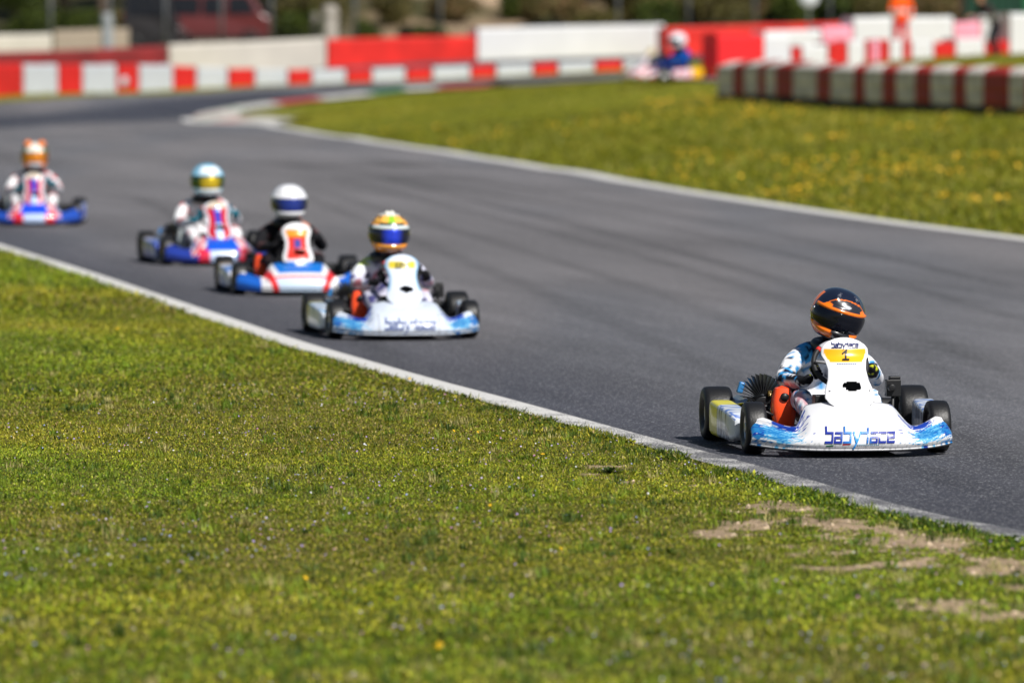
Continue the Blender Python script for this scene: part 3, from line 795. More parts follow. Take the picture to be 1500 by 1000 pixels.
# --- liveries
def nz3(x, y, z=0.): return noise.noise(Vector((x, y, z)))
SKYB = RGB(40, 125, 190); DPB = RGB(25, 60, 160); CYB = RGB(105, 180, 220)
def babyrace_nose(tint):
    def f(u, v):
        a = abs(u); base = mix(W2, RGB(190, 208, 232), tint)
        if .400 < a < .408 and v < .62: return RGB(170, 174, 182)
        if v < .10 and nz3(u * 40, v * 30, 8) > .25: return RGB(196, 198, 200)
        if a < .40: return mix(base, RGB(150, 150, 150), max(0, nz3(u * 14, v * 9, 12) - .25) * .5)
        out = (a - .40) / .6
        n = nz3(u * 9 + 3, v * 24, .3) * .5 + nz3(u * 34, v * 50, 1.3) * .55 + nz3(u * 80, v * 110, 2.3) * .35
        streak = nz3(u * 7, v * 46 + (a * 8), 5.1)
        # deep blue splash near the inner top
        s1 = math.exp(-(((a - .66) / .17) ** 2 + ((v - .85) / .26) ** 2))
        s2 = math.exp(-(((a - .76) / .20) ** 2 + ((v - .38) / .36) ** 2))
        s3 = math.exp(-(((a - .95) / .10) ** 2 + ((v - .35) / .35) ** 2))
        col = base
        if s2 * 1.25 + n * .8 > .50: col = SKYB if n + s2 > .75 else CYB
        if s3 * 1.1 + n * .9 > .50: col = SKYB if n > -.1 else DPB
        if s1 * 1.2 + streak * 1.0 > .56: col = DPB
        if tint > .2 and a > .62 and v < .75 and n > -.1: col = mix(col, RGB(70, 130, 185), .6)
        if a > .80 and v > .62 and n < .22: col = base
        return col
    return f
def crg_nose(top, body, red, blue, side, style):
    def f(u, v):
        a = abs(u)
        if style == 0:       # blue dome, red bracket, pale centre
            r0 = .34 + .16 * v
            if r0 < a < r0 + .10: return red
            if a >= r0 + .10: return W2 if a < r0 + .13 + .14 * (1 - v) else (W2 if (v > .8 and nz3(u * 6, v * 3, 4) > .1) else side)
            if v < .38: return RGB(200, 218, 238)
            if v < .47: return red
            return W2 if (a > r0 - .09 or v < .56) else blue
        else:
            if a < .34 - .1 * v and v > .34: return blue
            if a < .24 and v <= .34: return RGB(190, 208, 240)
            if a < .42 and v > .45:
                return W2 if (a * 7 + v * 2.5) % 1 > .5 else red
            if a < .44: return red
            if a < .56 and v > .2: return W2 if (a * 9 + v * 3) % 1 > .60 else (red if v < .6 else side)
            return side
    return f

def shape_wheel(root, cx, cy, r, w_, steer, rim_mat):
    wl = empty("wheel", (cx, cy, r), steer, root)
    h = w_ / 2; ri = .067
    prof = [(-h * .72, ri), (-h * .98, ri + .018), (-h * 1.02, r * .72), (-h * .98, r * .88), (-h * .86, r * .965), (-h * .6, r * .993), (0, r), (h * .6, r * .993), (h * .86, r * .965), (h * .98, r * .88), (h * 1.02, r * .72), (h * .98, ri + .018), (h * .72, ri)]
    m = MB(); m.revolve(prof, (0, 0, 0), 'x', 56, (1, 1, 1, 1)); m.build("tyre", RUB, wl)
    m = MB(); m.revolve([(-h * .74, ri + .004), (-h * .7, ri - .006), (-h * .2, ri - .014), (-h * .1, .02), (h * .1, .02), (h * .2, ri - .014), (h * .7, ri - .006), (h * .74, ri + .004)], (0, 0, 0), 'x', 36)
    m.revolve([(-h * .8, .001), (-h * .8, .026), (h * .8, .026), (h * .8, .001)], (0, 0, 0), 'x', 20)
    for k in range(3):
        a = 2 * math.pi * k / 3
        for sd_ in (-1, 1): m.revolve([(sd_ * h * .3, .001), (sd_ * h * .3, .009), (0, .009)], (0, .04 * math.cos(a), .04 * math.sin(a)), 'x', 8)
    m.build("rim", rim_mat, wl)
    return wl

def build_kart(name, loc, yaw, nose_col, panel_col, pod_col, label, steer=0.05, air=True, rim=ALU, detail=1.0, plate=None, word=None, camera_box=False, air_white=False):
    R = empty(name, loc, yaw)
    tag(R, label, "go-kart", group="go-karts racing on the track")
    # wheels
    for (sx, cy, r, w_, st) in ((-1, -.475, .131, .108, steer), (1, -.475, .131, .108, steer), (-1, .475, .141, .150, 0), (1, .475, .141, .150, 0)):
        cx = sx * ((.47) if cy < 0 else .515)
        shape_wheel(R, cx, cy, r, w_, st, rim)
    # frame and tray
    m = MB()
    for s_ in (-1, 1):
        m.tube([(s_ * .27, .55, .06), (s_ * .30, .2, .045), (s_ * .30, -.1, .045), (s_ * .22, -.45, .045), (s_ * .17, -.70, .05)], .015, 10)
        m.tube([(s_ * .30, .28, .045), (s_ * .50, .28, .05), (s_ * .52, .25, .06), (s_ * .52, -.2, .06), (s_ * .50, -.24, .05), (s_ * .27, -.24, .045)], .011, 8)
        m.tube([(s_ * .22, -.45, .05), (s_ * .38, -.475, .10), (s_ * .45, -.475, .125)], .013, 8)
    m.tube([(-.17, -.70, .05), (.17, -.70, .05)], .014, 8); m.tube([(-.29, .1, .045), (.29, .1, .045)], .014, 8); m.tube([(-.27, .55, .06), (.27, .55, .06)], .014, 8)
    m.tube([(-.26, -.66, .05), (-.26, -.80, .07), (.26, -.80, .07), (.26, -.66, .05)], .010, 8)
    m.tube([(-.14, -.66, .05), (-.14, -.74, .17), (.14, -.74, .17), (.14, -.66, .05)], .009, 8)
    m.build("frame", BLKM, R)
    m = MB(); m.box((0, -.3, .034), (.50, .78, .006)); m.build("floor_tray", BLKM, R)
    m = MB(); m.tube([(-.44, .475, .141), (.44, .475, .141)], .014, 12); m.build("rear_axle", CHR, R)
    # rear bumper
    m = MB()
    def rb(u, v):
        an = v * 2 * math.pi; x = (u - .5) * 1.02
        return Vector((x, .66 - .05 * abs(2 * u - 1) ** 3 + .035 * math.cos(an), .15 + .055 * math.sin(an)))
    m.grid(rb, 24, 12); m.build("rear_bumper", BLK, R)
    # nose
    nu, nv = int(170 * detail), int(46 * detail)
    m = MB(); m.grid(lambda u, v: nose_pt(2 * u - 1, v), nu, nv, lambda u, v: nose_col(2 * u - 1, v))
    m.grid(lambda u, v: nose_pt(2 * u - 1, 0) + Vector((0, .055 * v, -.012 * math.sin(v * 3.1))), nu, 4, lambda u, v: K_BLACK if v > .2 else nose_col(2 * u - 1, 0))
    mpk = [0]
    if word:
        def mp(x, z):
            u = x / NW; v = nose_v_at(u, z); p = nose_pt(u, v); mpk[0] = (mpk[0] + 1) % 7; return p + Vector((0, -.0012 - .00004 * (mpk[0] // 1), .0006))
        dk, lt = RGB(20, 45, 150), RGB(60, 160, 235)
        cf = lambda x: mix(dk, lt, max(0, 1 - abs((x + .012) / .085)) ** .8) if detail > .9 else RGB(60, 80, 140)
        strokes(m, word, -.168, .080, .048, .235, mp, cf, sx=.785)
        if detail > .9:
            for (x0, x1, z0, c_) in ((-.166, -.13, .058, RGB(30, 130, 80)), (-.085, -.045, .066, RGB(215, 50, 50))):
                vs = [mp(x0, z0), mp(x1, z0 + .003), mp(x1, z0 + .009), mp(x0, z0 + .006)]
                m.add(vs, [(0, 1, 2, 3)], c_, 1, False)
            for k in range(11): # small pale sponsor line under the word
                x0 = -.01 + k * .0105; vs = [mp(x0, .063), mp(x0 + .006, .0635), mp(x0 + .006, .070), mp(x0, .0695)]
                m.add(vs, [(0, 1, 2, 3)], RGB(150, 190, 215), 1, False)
    m.build("front_fairing", [BODY, INK], R, solid=.004)
    # front panel
    m = MB()
    def hole(s, t): 
        x = (2 * s - 1) * panel_hw(t); tt = (t - .335) / .062; xx = (x - .012) / .047
        return abs(xx) ** 3 + abs(tt) ** 3 < 1 and not (x < -.02 and t < .315)
    m.grid(lambda s, t: panel_pt(2 * s - 1, t), int(44 * detail), int(60 * detail), lambda s, t: panel_col(2 * s - 1, t), skip=hole if name_hole else None)
    def mp2(x, z):
        t = max(0, min(1, (z - .225) / .355)); s = x / panel_hw(t); p = panel_pt(max(-1, min(1, s)), t); return p + Vector((0, -.0015, .0008))
    if plate:
        strokes(m, plate[0], plate[1], plate[2], plate[3], .22, mp2, lambda x: RGB(40, 38, 36))
    if word and detail > .9:
        strokes(m, word, -.066, .530, .017, .2, mp2, lambda x: RGB(30, 40, 110), slant=.1, sx=.86)
        for k in range(9):
            x0 = -.05 + k * .0115; vs = [mp2(x0, .448), mp2(x0 + .0075, .448), mp2(x0 + .0075, .453), mp2(x0, .453)]
            m.add(vs, [(0, 1, 2, 3)], RGB(110, 120, 150), 1, False)
    if detail > .9:
        for s_ in (-1, 1): m.revolve([(-.002, .001), (-.002, .004), (.002, .004)], panel_pt(s_ * .82, .27) + Vector((0, -.002, 0)), 'y', 10, RGB(120, 120, 125), 1)
    m.build("front_panel", [BODY, INK], R, solid=.004)
    m = MB()
    for s_ in (-1, 1): m.tube([(s_ * .06, -.60, .06), (s_ * .06, -.50, .25), (s_ * .05, -.36, .44)], .008, 8)
    m.box((0, -.500, .315), (.15, .04, .17), rot=Matrix.Rotation(-.6, 3, 'X'))
    m.box((0, -.50, .25), (.26, .05, .045))
    m.box((-.125, -.47, .255), (.075, .10, .075)); m.box((-.125, -.53, .225), (.10, .012, .012), (1, 1, 1, 1), 1)
    m.build("panel_bracket", [BLK, CHR], R, bevel=.004)
    # side pods
    for s_ in (-1, 1):
        m = MB()
        def pod(u, v, s_=s_):
            y = -.31 + .60 * u; endf = 1 - abs(2 * u - 1) ** 8 * .35
            an = v * 2 * math.pi
            wx = .062 * endf; top = .19 + .045 * u; bot = .045
            zc = (top + bot) / 2; hz = (top - bot) / 2 * endf
            ca, sa = math.cos(an), math.sin(an)
            q = .32
            x = s_ * (.500 + .035 * u) + wx * math.copysign(abs(ca) ** q, ca); z = zc + hz * math.copysign(abs(sa) ** q, sa)
            return Vector((x, y, z))
        m.grid(pod, 40, 32, lambda u, v: pod_col(u, v, s_))
        for ue in (0, 1):
            ring = [pod(ue, k / 32) for k in range(32)]; cen = sum(ring, Vector()) / 32 + Vector((0, (-.02 if ue == 0 else .02), 0))
            m.add([cen] + ring, [(0, 1 + k, 1 + (k + 1) % 32) for k in range(32)], pod_col(ue, .5, s_), 0, True)
        m.build("side_pod", BODY, R)
    # seat
    m = MB()
    def seat(u, v):
        th = math.pi * (u * 1.0)            # wraps from side to side
        k = v
        yy = .02 + .34 * k; zz = .06 + .36 * k ** 2.2
        hw = .165 + .01 * math.sin(math.pi * k)
        x = -hw * math.cos(th); dz = .16 * (1 - math.sin(th)) * (1 - .85 * k); dy = -.07 * (1 - math.sin(th)) * k
        return Vector((x, yy + dy, zz + dz))
    m.grid(seat, 28, 22); m.build("seat", BLK, R, solid=.006)
    # fuel tank
    m = MB(); m.box((-.065, -.30, .155), (.15, .20, .20)); m.revolve([(0, .001), (0, .022), (-.03, .022)], (-.065, -.30, .27), 'z', 16, (1, 1, 1, 1), 1)
    m.build("fuel_tank", [TANK, BLK], R, bevel=.022)
    # steering wheel + column
    cen = Vector((.012, -.245, .435)); tilt = Matrix.Rotation(math.radians(-38), 3, 'X') @ Matrix.Rotation(math.radians(-10), 3, 'Y')
    def rim_pt(a): return cen + tilt @ Vector((.136 * math.cos(a), 0, .136 * math.sin(a)))
    m = MB(); m.tube([rim_pt(2 * math.pi * k / 40) for k in range(40)], .0135, 10, K_BLACK, 0, closed=True)
    for a in (.3, math.pi - .3, -math.pi / 2): m.tube([cen, rim_pt(a)], .008, 8, RGB(150, 150, 155))
    for a in (2.25,): m.tube([rim_pt(a - .07), rim_pt(a), rim_pt(a + .07)], .0148, 12, RGB(215, 45, 35))
    m.tube([rim_pt(2.15 - .05 * k) for k in range(10)], .0146, 12, RGB(165, 165, 170))
    m.revolve([(-.02, .001), (-.02, .035), (.02, .035), (.02, .001)], cen, 'y', 20, K_BLACK)
    m.build("steering_wheel", SUITG, R)
    m = MB(); m.tube([tuple(cen), (0, -.62, .10)], .010, 10); m.build("steering_column", BLKM, R)
    # engine: crankcase + big black cooling fins
    E = Vector((-.335, .12, .20))
    m = MB(); m.box(E + Vector((0, .0, -.055)), (.13, .16, .13)); m.revolve([(-.075, .001), (-.075, .055), (.075, .055), (.075, .001)], E + Vector((0, -.0, .0)), 'y', 20)
    m.build("engine", BLKM, R, bevel=.006)
    eng = R.children[-1]
    m = MB(); nf = 17
    for k in range(nf):
        a = math.radians(-82 + 164 * k / (nf - 1)); L = .100 - .025 * abs(a) ** 2 / 2
        d = Vector((math.sin(a), 0, math.cos(a))); n_ = Vector((math.cos(a), 0, -math.sin(a))) * .0016
        b = E + Vector((.0, 0, .035)); p0, p1 = b + d * .03, b + d * (.03 + L)
        for (yy0, yy1) in ((-.075, .075),):
            vs = [p0 + n_ + Vector((0, yy0, 0)), p0 - n_ + Vector((0, yy0, 0)), p1 - n_ * .6 + Vector((0, yy0 + .015, 0)), p1 + n_ * .6 + Vector((0, yy0 + .015, 0))]
            vs += [v + Vector((0, yy1 - yy0 - (.0 if i < 2 else .03), 0)) for i, v in enumerate(vs)]
            m.add(vs, [(0, 1, 2, 3), (7, 6, 5, 4), (0, 4, 5, 1), (3, 2, 6, 7), (1, 5, 6, 2), (0, 3, 7, 4)], (1, 1, 1, 1), 0, False)
    m.revolve([(0, .001), (0, .012), (.03, .010)], E + Vector((.03, -.088, .055)), 'z', 10, (1, 1, 1, 1), 1)
    m.build("cooling_fins", [BLKM, GOLD], eng if eng.name.startswith("engine") else R)
    m = MB(); m.tube([E + Vector((-.03, .06, .02)), E + Vector((-.09, .14, .0)), E + Vector((-.10, .26, -.01)), E + Vector((-.06, .40, .0))], [.018, .022, .038, .034], 14)
    m.build("exhaust", CHR, R)
    m = MB(); m.revolve([(-.05, .001), (-.05, .022), (-.02, .030), (.03, .030), (.03, .016), (.07, .016)], E + Vector((.05, -.12, -.01)), 'y', 16); m.box(E + Vector((.05, -.12, .035)), (.03, .04, .03)); m.build("carburettor", CHR, R)
    m = MB(); m.tube([E + Vector((.03, -.05, .06)), E + Vector((.09, -.09, .11)), E + Vector((.12, -.02, .05)), E + Vector((.10, .12, .02))], .006, 8)
    m.tube([E + Vector((-.05, -.08, .03)), E + Vector((-.09, -.14, .05)), E + Vector((-.05, -.22, .0)), E + Vector((.02, -.26, -.03))], .007, 8); m.build("hose", BLK, R)
    m = MB(); m.box(E + Vector((.085, .14, -.02)), (.022, .30, .10)); m.build("chain_guard", BLK, R, bevel=.008)
    # air box
    A = Vector((-.262, -.09, .20)); m = MB()
    def ab(u, v):
        an = u * 2 * math.pi; t = v
        rx = .062 * (.55 + .45 * math.sin(math.pi * min(1, .15 + t * .8))) * (1 if t < .96 else .93); ry = .055 * (.6 + .4 * math.sin(math.pi * min(1, .2 + t * .7)))
        ca, sa = math.cos(an), math.sin(an); q = .6
        return A + Vector((rx * math.copysign(abs(ca) ** q, ca) + .012 * (1 - t), ry * math.copysign(abs(sa) ** q, sa), -.095 + .20 * t))
    m.grid(ab, 32, 20)
    ring = [ab(k / 32, 1) for k in range(32)]; m.add([A + Vector((0, 0, .118))] + ring, [(0, 1 + k, 1 + (k + 1) % 32) for k in range(32)])
    ring = [ab(k / 32, 0) for k in range(32)]; m.add([A + Vector((0.01, 0, -.10))] + ring, [(0, 1 + (k + 1) % 32, 1 + k) for k in range(32)])
    ab_o = m.build("air_box", ORG if not air_white else mat("grey_plastic", (.38, .42, .42, 1), rough=.4), R)
    m = MB(); m.revolve([(0.03, .020), (-.012, .022), (-.012, .001)], A + Vector((.005, -.050, .062)), 'y', 20); m.build("intake_cap", BLK, ab_o)
    # chain guard side / radiator fin
    m = MB(); m.box((-.415, .30, .285), (.03, .04, .06), rot=Matrix.Rotation(.3, 3, 'Y')); m.build("coolant_bottle", mat("blue_plastic", (.04, .22, .55, 1), rough=.35), R, bevel=.008)
    if camera_box:
        m = MB(); m.box((.275, -.30, .315), (.075, .055, .085)); m.box((.283, -.30, .366), (.055, .045, .018)); m.revolve([(-.03, .001), (-.03, .018), (0, .022)], (.262, -.325, .318), 'y', 16)
        m.tube([(.275, -.30, .28), (.27, -.32, .21), (.17, -.38, .17)], .011, 8); m.box((.24, -.36, .215), (.05, .02, .02), (1, 1, 1, 1), 1)
        m.build("onboard_camera", [BLK, CHR], R, bevel=.005)
    return R
name_hole = True
SUITG = mat("grip", attr=True, rough=.6, var=.1)

# ================================================================== DRIVERS
def skin_body(verts, edges, radii, roots, sub=2):
    me = bpy.data.meshes.new("tmp"); me.from_pydata([tuple(v) for v in verts], edges, [])
    o = bpy.data.objects.new("tmp", me); COL.objects.link(o)
    md = o.modifiers.new("skin", 'SKIN'); md.use_smooth_shade = True
    sv = me.skin_vertices[0].data if len(me.skin_vertices) else None
    for i, r in enumerate(radii):
        rr = r if isinstance(r, tuple) else (r, r)
        sv[i].radius = rr; sv[i].use_root = i in roots
    s2 = o.modifiers.new("sub", 'SUBSURF'); s2.levels = sub; s2.render_levels = sub
    dg = bpy.context.evaluated_depsgraph_get(); dg.update()
    ev = o.evaluated_get(dg); out = bpy.data.meshes.new_from_object(ev, depsgraph=dg)
    bpy.data.objects.remove(o); bpy.data.meshes.remove(me)
    return out

def driver_mesh(lean=0.0):
    V, E_, Rr, roots = [], [], [], []
    def add(p, r, parent=None, root=False):
        V.append(Vector(p)); Rr.append(r); i = len(V) - 1
        if parent is not None: E_.append((parent, i))
        if root: roots.append(i)
        return i
    L = lean
    pel = add((0, .20, .17), (.115, .10), None, True)
    sp1 = add((.3 * L, .245, .27), (.105, .085), pel); ch = add((.6 * L, .24, .39), (.125, .095), sp1)
    nk = add((.8 * L, .19, .50), (.062, .060), ch); hd = add((L, .13, .585), (.075, .085), nk); ht = add((L, .12, .66), (.075, .085), hd)
    cen = Vector((.012, -.245, .435)); tilt = Matrix.Rotation(math.radians(-38), 3, 'X') @ Matrix.Rotation(math.radians(-10), 3, 'Y')
    def rim(a, r=.136): return cen + tilt @ Vector((r * math.cos(a), 0, r * math.sin(a)))
    for s_ in (-1, 1):
        a0 = math.pi - (-.35) if s_ < 0 else (-.15)
        a0 = math.pi + .15 if s_ < 0 else -.1
        shp = Vector((s_ * .135 + .7 * L, .215, .465)); sh = add(shp, (.062, .060), ch)
        grip = rim(a0); T = (rim(a0 + .1) - rim(a0 - .1)).normalized(); rad = (grip - cen).normalized()
        nrm = T.cross(rad).normalized()
        if nrm.y < 0: nrm = -nrm                     # towards the driver
        wrist = grip + nrm * .055 + rad * .045 - Vector((0, 0, .01))
        elb = Vector((s_ * .245 + .2 * L, .06, .335))
        ua = add((shp + elb) / 2 + Vector((s_ * .012, 0, .01)), .052, sh)
        el = add(elb, .047, ua); fa = add((elb + wrist) / 2 + Vector((0, 0, -.004)), .041, el); wr = add(wrist, .029, fa)
        palm = grip + nrm * .026 + rad * .018; pm = add(palm, (.030, .024), wr)
        # fingers: each its own chain, rooted in the palm, curling round the rim
        for k, (off, ln) in enumerate(((-.027, .9), (-.009, 1.0), (.009, .97), (.026, .8))):
            prev = None
            for q in range(4):
                an = math.radians(35 - 62 * q * ln); rr = .0225
                p = grip + T * off + (nrm * math.cos(an) + rad * math.sin(an)) * rr if q else palm + T * off * .8
                i = add(p, .0095 - .0007 * q, prev, q == 0); prev = i
        prev = None
        for q in range(3):
            an = math.radians(70 + 50 * q); p = palm + T * (.03 if q == 0 else .036) * (1 if s_ > 0 else -1) if q == 0 else grip + T * (.04 if s_ > 0 else -.04) + (nrm * math.cos(an) + rad * math.sin(an) * -1) * .022
            i = add(p, .0105 - .0008 * q, prev, q == 0); prev = i
        hp = add((s_ * .085, .14, .145), .082, pel); 
        th = add((s_ * .14, -.04, .21), .072, hp); kn = add((s_ * .185, -.20, .265), .058, th)
        sn = add((s_ * .165, -.38, .19), .050, kn); an_ = add((s_ * .135, -.56, .105), .036, sn); ft = add((s_ * .13, -.60, .085), .037, an_); to = add((s_ * .12, -.665, .14), .030, ft)
    return skin_body(V, E_, Rr, roots)

def hel_pt(th, ph, off=0.0):
    """th azimuth (0 = front), ph elevation; helmet centred on its own origin, front towards -y"""
    c, s_ = math.cos(ph), math.sin(ph)
    fx = math.copysign(abs(math.sin(th)) ** .92, math.sin(th)); fy = math.copysign(abs(math.cos(th)) ** .95, math.cos(th))
    e = math.degrees(ph); az = abs(math.degrees(th)); low = min(1.0, max(0.0, -ph / .9)); fr = max(0.0, math.cos(th))
    bump = 0.0
    if off == 0.0:
        inport = float((1 - ss(76, 84, az)) * ss(-26, -22, e) * (1 - ss(13, 16, e)))
        bump = -.005 * inport + .006 * float(ss(14, 17, e) * (1 - ss(19, 27, e))) * float(1 - ss(60, 95, az)) + .012 * float(ss(-50, -34, e) * (1 - ss(-27, -23, e))) * float(1 - ss(35, 80, az))
        bump += .007 * float(np.exp(-((az - 34) / 9) ** 2 - ((e - 48) / 14) ** 2)) 
    rx = .136 * (1 - .05 * low) + bump; ry = .152 + .022 * low * fr - .02 * low * (1 - fr) + bump
    cc = max(c, 0) ** .86
    return Vector(((rx + off) * fx * cc, -(ry + off) * fy * cc, (.138 + off + bump) * math.copysign(abs(s_) ** .98, s_)))
def make_helmet(parent, loc, rot, paint, visor_mat, detail=1.0, ears=None):
    h = bpy.data.objects.new("tmp", None)
    nu, nv = int(112 * detail), int(76 * detail)
    m = MB(); lo, hi = math.radians(-52), math.radians(90)
    m.grid(lambda u, v: hel_pt((u - .5) * 2 * math.pi, lo + (hi - lo) * v), nu, nv, lambda u, v: paint(math.degrees((u - .5) * 2 * math.pi), math.degrees(lo + (hi - lo) * v)))
    # lower lip
    m.grid(lambda u, v: hel_pt((u - .5) * 2 * math.pi, lo) * (1 - .14 * v) + Vector((0, 0, -.008 * math.sin(v * 3))), nu, 3, lambda u, v: K_BLACK)
    if ears:
        for (a, b, r, c_) in ears:
            q = hel_pt(math.radians(a), math.radians(b)); prof = [(-.8 * r, .001), (-.6 * r, .7 * r), (0, r), (.6 * r, .75 * r), (1.0 * r, .001)]
            m.revolve(prof, q, 'z', 16, c_)
    o = m.build("helmet", SHELL, parent); o.location = loc; o.rotation_euler = rot
    m = MB()
    def vis(u, v):
        th = math.radians(-80 + 160 * u); e = abs(2 * u - 1)
        lo_, hi_ = -24 + 9 * e ** 3, 15 - 5 * e ** 3
        return hel_pt(th, math.radians(lo_ + (hi_ - lo_) * v), .0012)
    m.grid(vis, 48, 16, lambda u, v: VTINT.get(visor_mat.name, lambda a: K_BLACK)(abs(-80 + 160 * u))); vo = m.build("visor", visor_mat, o, solid=.003)
    for s_ in (-1, 1):
        m = MB(); q = hel_pt(math.radians(s_ * 83), math.radians(4)); m.revolve([(-.003, .001), (-.003, .011), (.003, .011), (.003, .001)], q, 'x', 16)
        m.build("visor_pivot", ALU, o)
    return o
_base = {}
def build_driver(kart_loc, yaw, lean, suit, glove, helmet_rot, paint, visor_mat, label, detail=1.0, ears=None, scale=1.0):
    key = round(lean, 3)
    if key not in _base: _base[key] = driver_mesh(lean)
    me = _base[key].copy(); me.name = "person"
    n = len(me.vertices); co = np.zeros(n * 3, np.float32); me.vertices.foreach_get("co", co); co = co.reshape(-1, 3)
    cs = np.ones((n, 4), np.float32)
    cen = Vector((.012, -.245, .435))
    for i, c in enumerate(co):
        hand = abs(np.linalg.norm(c - np.array(cen)) - .145) < .085 and c[1] < -.10 and c[2] > .33 and abs(c[0]) > .08
        boot = c[1] < -.52 and c[2] < .2
        col = suit(*c)
        if hand: col = glove(*c)
        if boot: col = K_BLACK
        if c[2] > .535: col = K_BLACK
        cs[i] = col
    if "Col" in me.color_attributes: me.color_attributes.remove(me.color_attributes["Col"])
    a = me.color_attributes.new("Col", 'FLOAT_COLOR', 'POINT'); a.data.foreach_set("color", cs.ravel())
    me.materials.clear(); me.materials.append(SUIT)
    me.polygons.foreach_set("use_smooth", [True] * len(me.polygons))
    o = bpy.data.objects.new("person", me); COL.objects.link(o); o.location = kart_loc; o.rotation_euler = (0, 0, yaw); o.scale = (scale,) * 3
    tag(o, label, "driver", group="drivers seated in the go-karts")
    hm_ = make_helmet(o, (lean + .012, .10, .665), helmet_rot, paint, visor_mat, detail, ears); hm_.scale = (1.04, 1.04, 1.03)
    m = MB(); m.tube([(.9 * lean + .088 * math.cos(t), .155 + .10 * math.sin(t), .515 + .012 * math.sin(t)) for t in [2 * math.pi * k / 28 for k in range(28)]], .026, 12, K_BLACK, closed=True)
    m.build("neck_collar", BLK, o)
    return o

# helmet paints
ORC = (1.0, .20, .005, 1); NAV = (.008, .012, .028, 1)
def hp1(a, e):
    aa = abs(a)
    if 14 < e < 22 and aa < 80: return ORC
    if 20 <= e < 20 + 10 * math.exp(-((aa - 44) / 11) ** 4) and aa > 20: return ORC
    arch = 30 + 17 * math.cos(min(1, aa / 46) * math.pi / 2) ** .8
    if abs(e - arch) < 1.3 and aa < 46: return ORC
    if (a / 9) ** 2 + ((e - 31) / 3.4) ** 2 < 1: return RGB(200, 202, 208)
    if aa < 36 and 22 < e < arch: return RGB(40, 40, 48)
    if 24 < aa < 34 and 50 < e < 62 and (abs((aa - 29) - (56 - e) * .4) < 1.3 or abs((aa - 29) + (56 - e) * .4) < 1.3 or abs(e - 55) < 1): return RGB(110, 110, 118)
    if -45 < e < -21 and aa > 16 + (e + 45) * .2 and aa < 110: return ORC
    if e < -21 and aa <= 20: return RGB(30, 30, 34)
    if -5 < e < 46 and 86 < aa < 118: return ORC
    return NAV
def hp2(a, e):
    aa = abs(a)
    if e > 62: return RGB(225, 225, 215) if aa < 90 else RGB(240, 160, 50)
    if e > 36: return RGB(150, 200, 50) if aa < 13 else (RGB(250, 185, 80) if (aa < 42 or nz3(a * .06, e * .08, 2) > 0) else RGB(60, 60, 40))
    if 15 < e < 27 and aa < 62: return RGB(205, 215, 215)
    if 27 <= e < 36: return RGB(40, 60, 40) if aa < 40 else RGB(235, 160, 60)
    if e < -18 and 28 < aa < 75: return RGB(245, 150, 35)
    if e < -24 and aa <= 28: return RGB(225, 150, 60)
    return RGB(28, 30, 34)
def hp3(a, e): return RGB(232, 232, 236) if e > 12 or e < -20 or abs(a) > 82 else K_BLACK
def hp4(a, e):
    aa = abs(a)
    if e > 60: return RGB(110, 190, 225)
    if e > 20: return RGB(225, 235, 245) if (aa < 45 and e > 26) else RGB(140, 200, 230)
    if e < -22: return RGB(170, 215, 235) if aa > 35 or e < -38 else RGB(225, 235, 240)
    return RGB(25, 50, 70)
def hp5(a, e):
    aa = abs(a)
    if e > 42: return RGB(235, 130, 55) if 22 < aa < 100 else RGB(225, 225, 215)
    if e > 20 and aa < 40: return RGB(220, 222, 212)
    if e > 12: return RGB(90, 95, 50)
    if e < -20: return RGB(240, 130, 40) if aa > 28 else RGB(205, 210, 220)
    return RGB(60, 45, 30)
def hp6(a, e): return RGB(232, 234, 240) if e > 15 or e < -22 or abs(a) > 80 else K_BLACK
V_blk = mat("smoked_visor", (.004, .005, .010, 1), rough=.07, coat=.15, var=.0, spec=.3)
V_blu = mat("blue_mirror_visor", attr=True, rough=.16, metal=.4, coat=1, var=.1)
V_nav = mat("navy_visor", attr=True, rough=.14, metal=.3, coat=1, var=.1)
V_yel = mat("gold_mirror_visor", attr=True, rough=.18, metal=.6, coat=1, var=.3, vscale=11)
V_org = mat("orange_mirror_visor", attr=True, rough=.2, metal=.5, coat=1, var=.2)
VTINT = {"blue_mirror_visor": lambda a: mix((.012, .05, .75, 1), (.006, .008, .03, 1), float(ss(8, 34, a))), "navy_visor": lambda a: mix((.008, .03, .26, 1), (.004, .010, .06, 1), float(ss(15, 55, a))),
         "gold_mirror_visor": lambda a: mix((.95, .66, .02, 1), (.02, .10, .03, 1), float(ss(16, 44, a))), "orange_mirror_visor": lambda a: mix((.95, .30, .02, 1), (.30, .10, .02, 1), float(ss(20, 60, a)))}

# suits
def suit1(x, y, z):
    n = nz3(x * 22, y * 22, z * 22) * .6 + nz3(x * 45 + 3, y * 45, z * 30) * .5
    if n > .22: return RGB(22, 26, 52)
    if n > .10: return RGB(60, 150, 210)
    if z > .30 and y < .12 and abs(z - .36 - .25 * (x + .2)) < .012: return RGB(25, 25, 35)
    if abs(x + .10) < .035 and z > .42: return RGB(60, 160, 225)
    if z < .33 and x < -.18 and n < -.1: return RGB(205, 150, 160)
    return (.80, .80, .83, 1)
def glove1(x, y, z): 
    n = nz3(x * 60, y * 60, z * 60); return RGB(200, 205, 40) if n > .38 else RGB(24, 24, 28)
def suit2(x, y, z):
    n = nz3(x * 14, y * 14, z * 14)
    if z > .40 and x < -.10: return RGB(215, 235, 110) if z > .46 and n > -.05 else RGB(225, 228, 235)
    if n > .22: return RGB(70, 70, 120)
    return RGB(205, 205, 222) if n > -.3 else RGB(190, 120, 130)
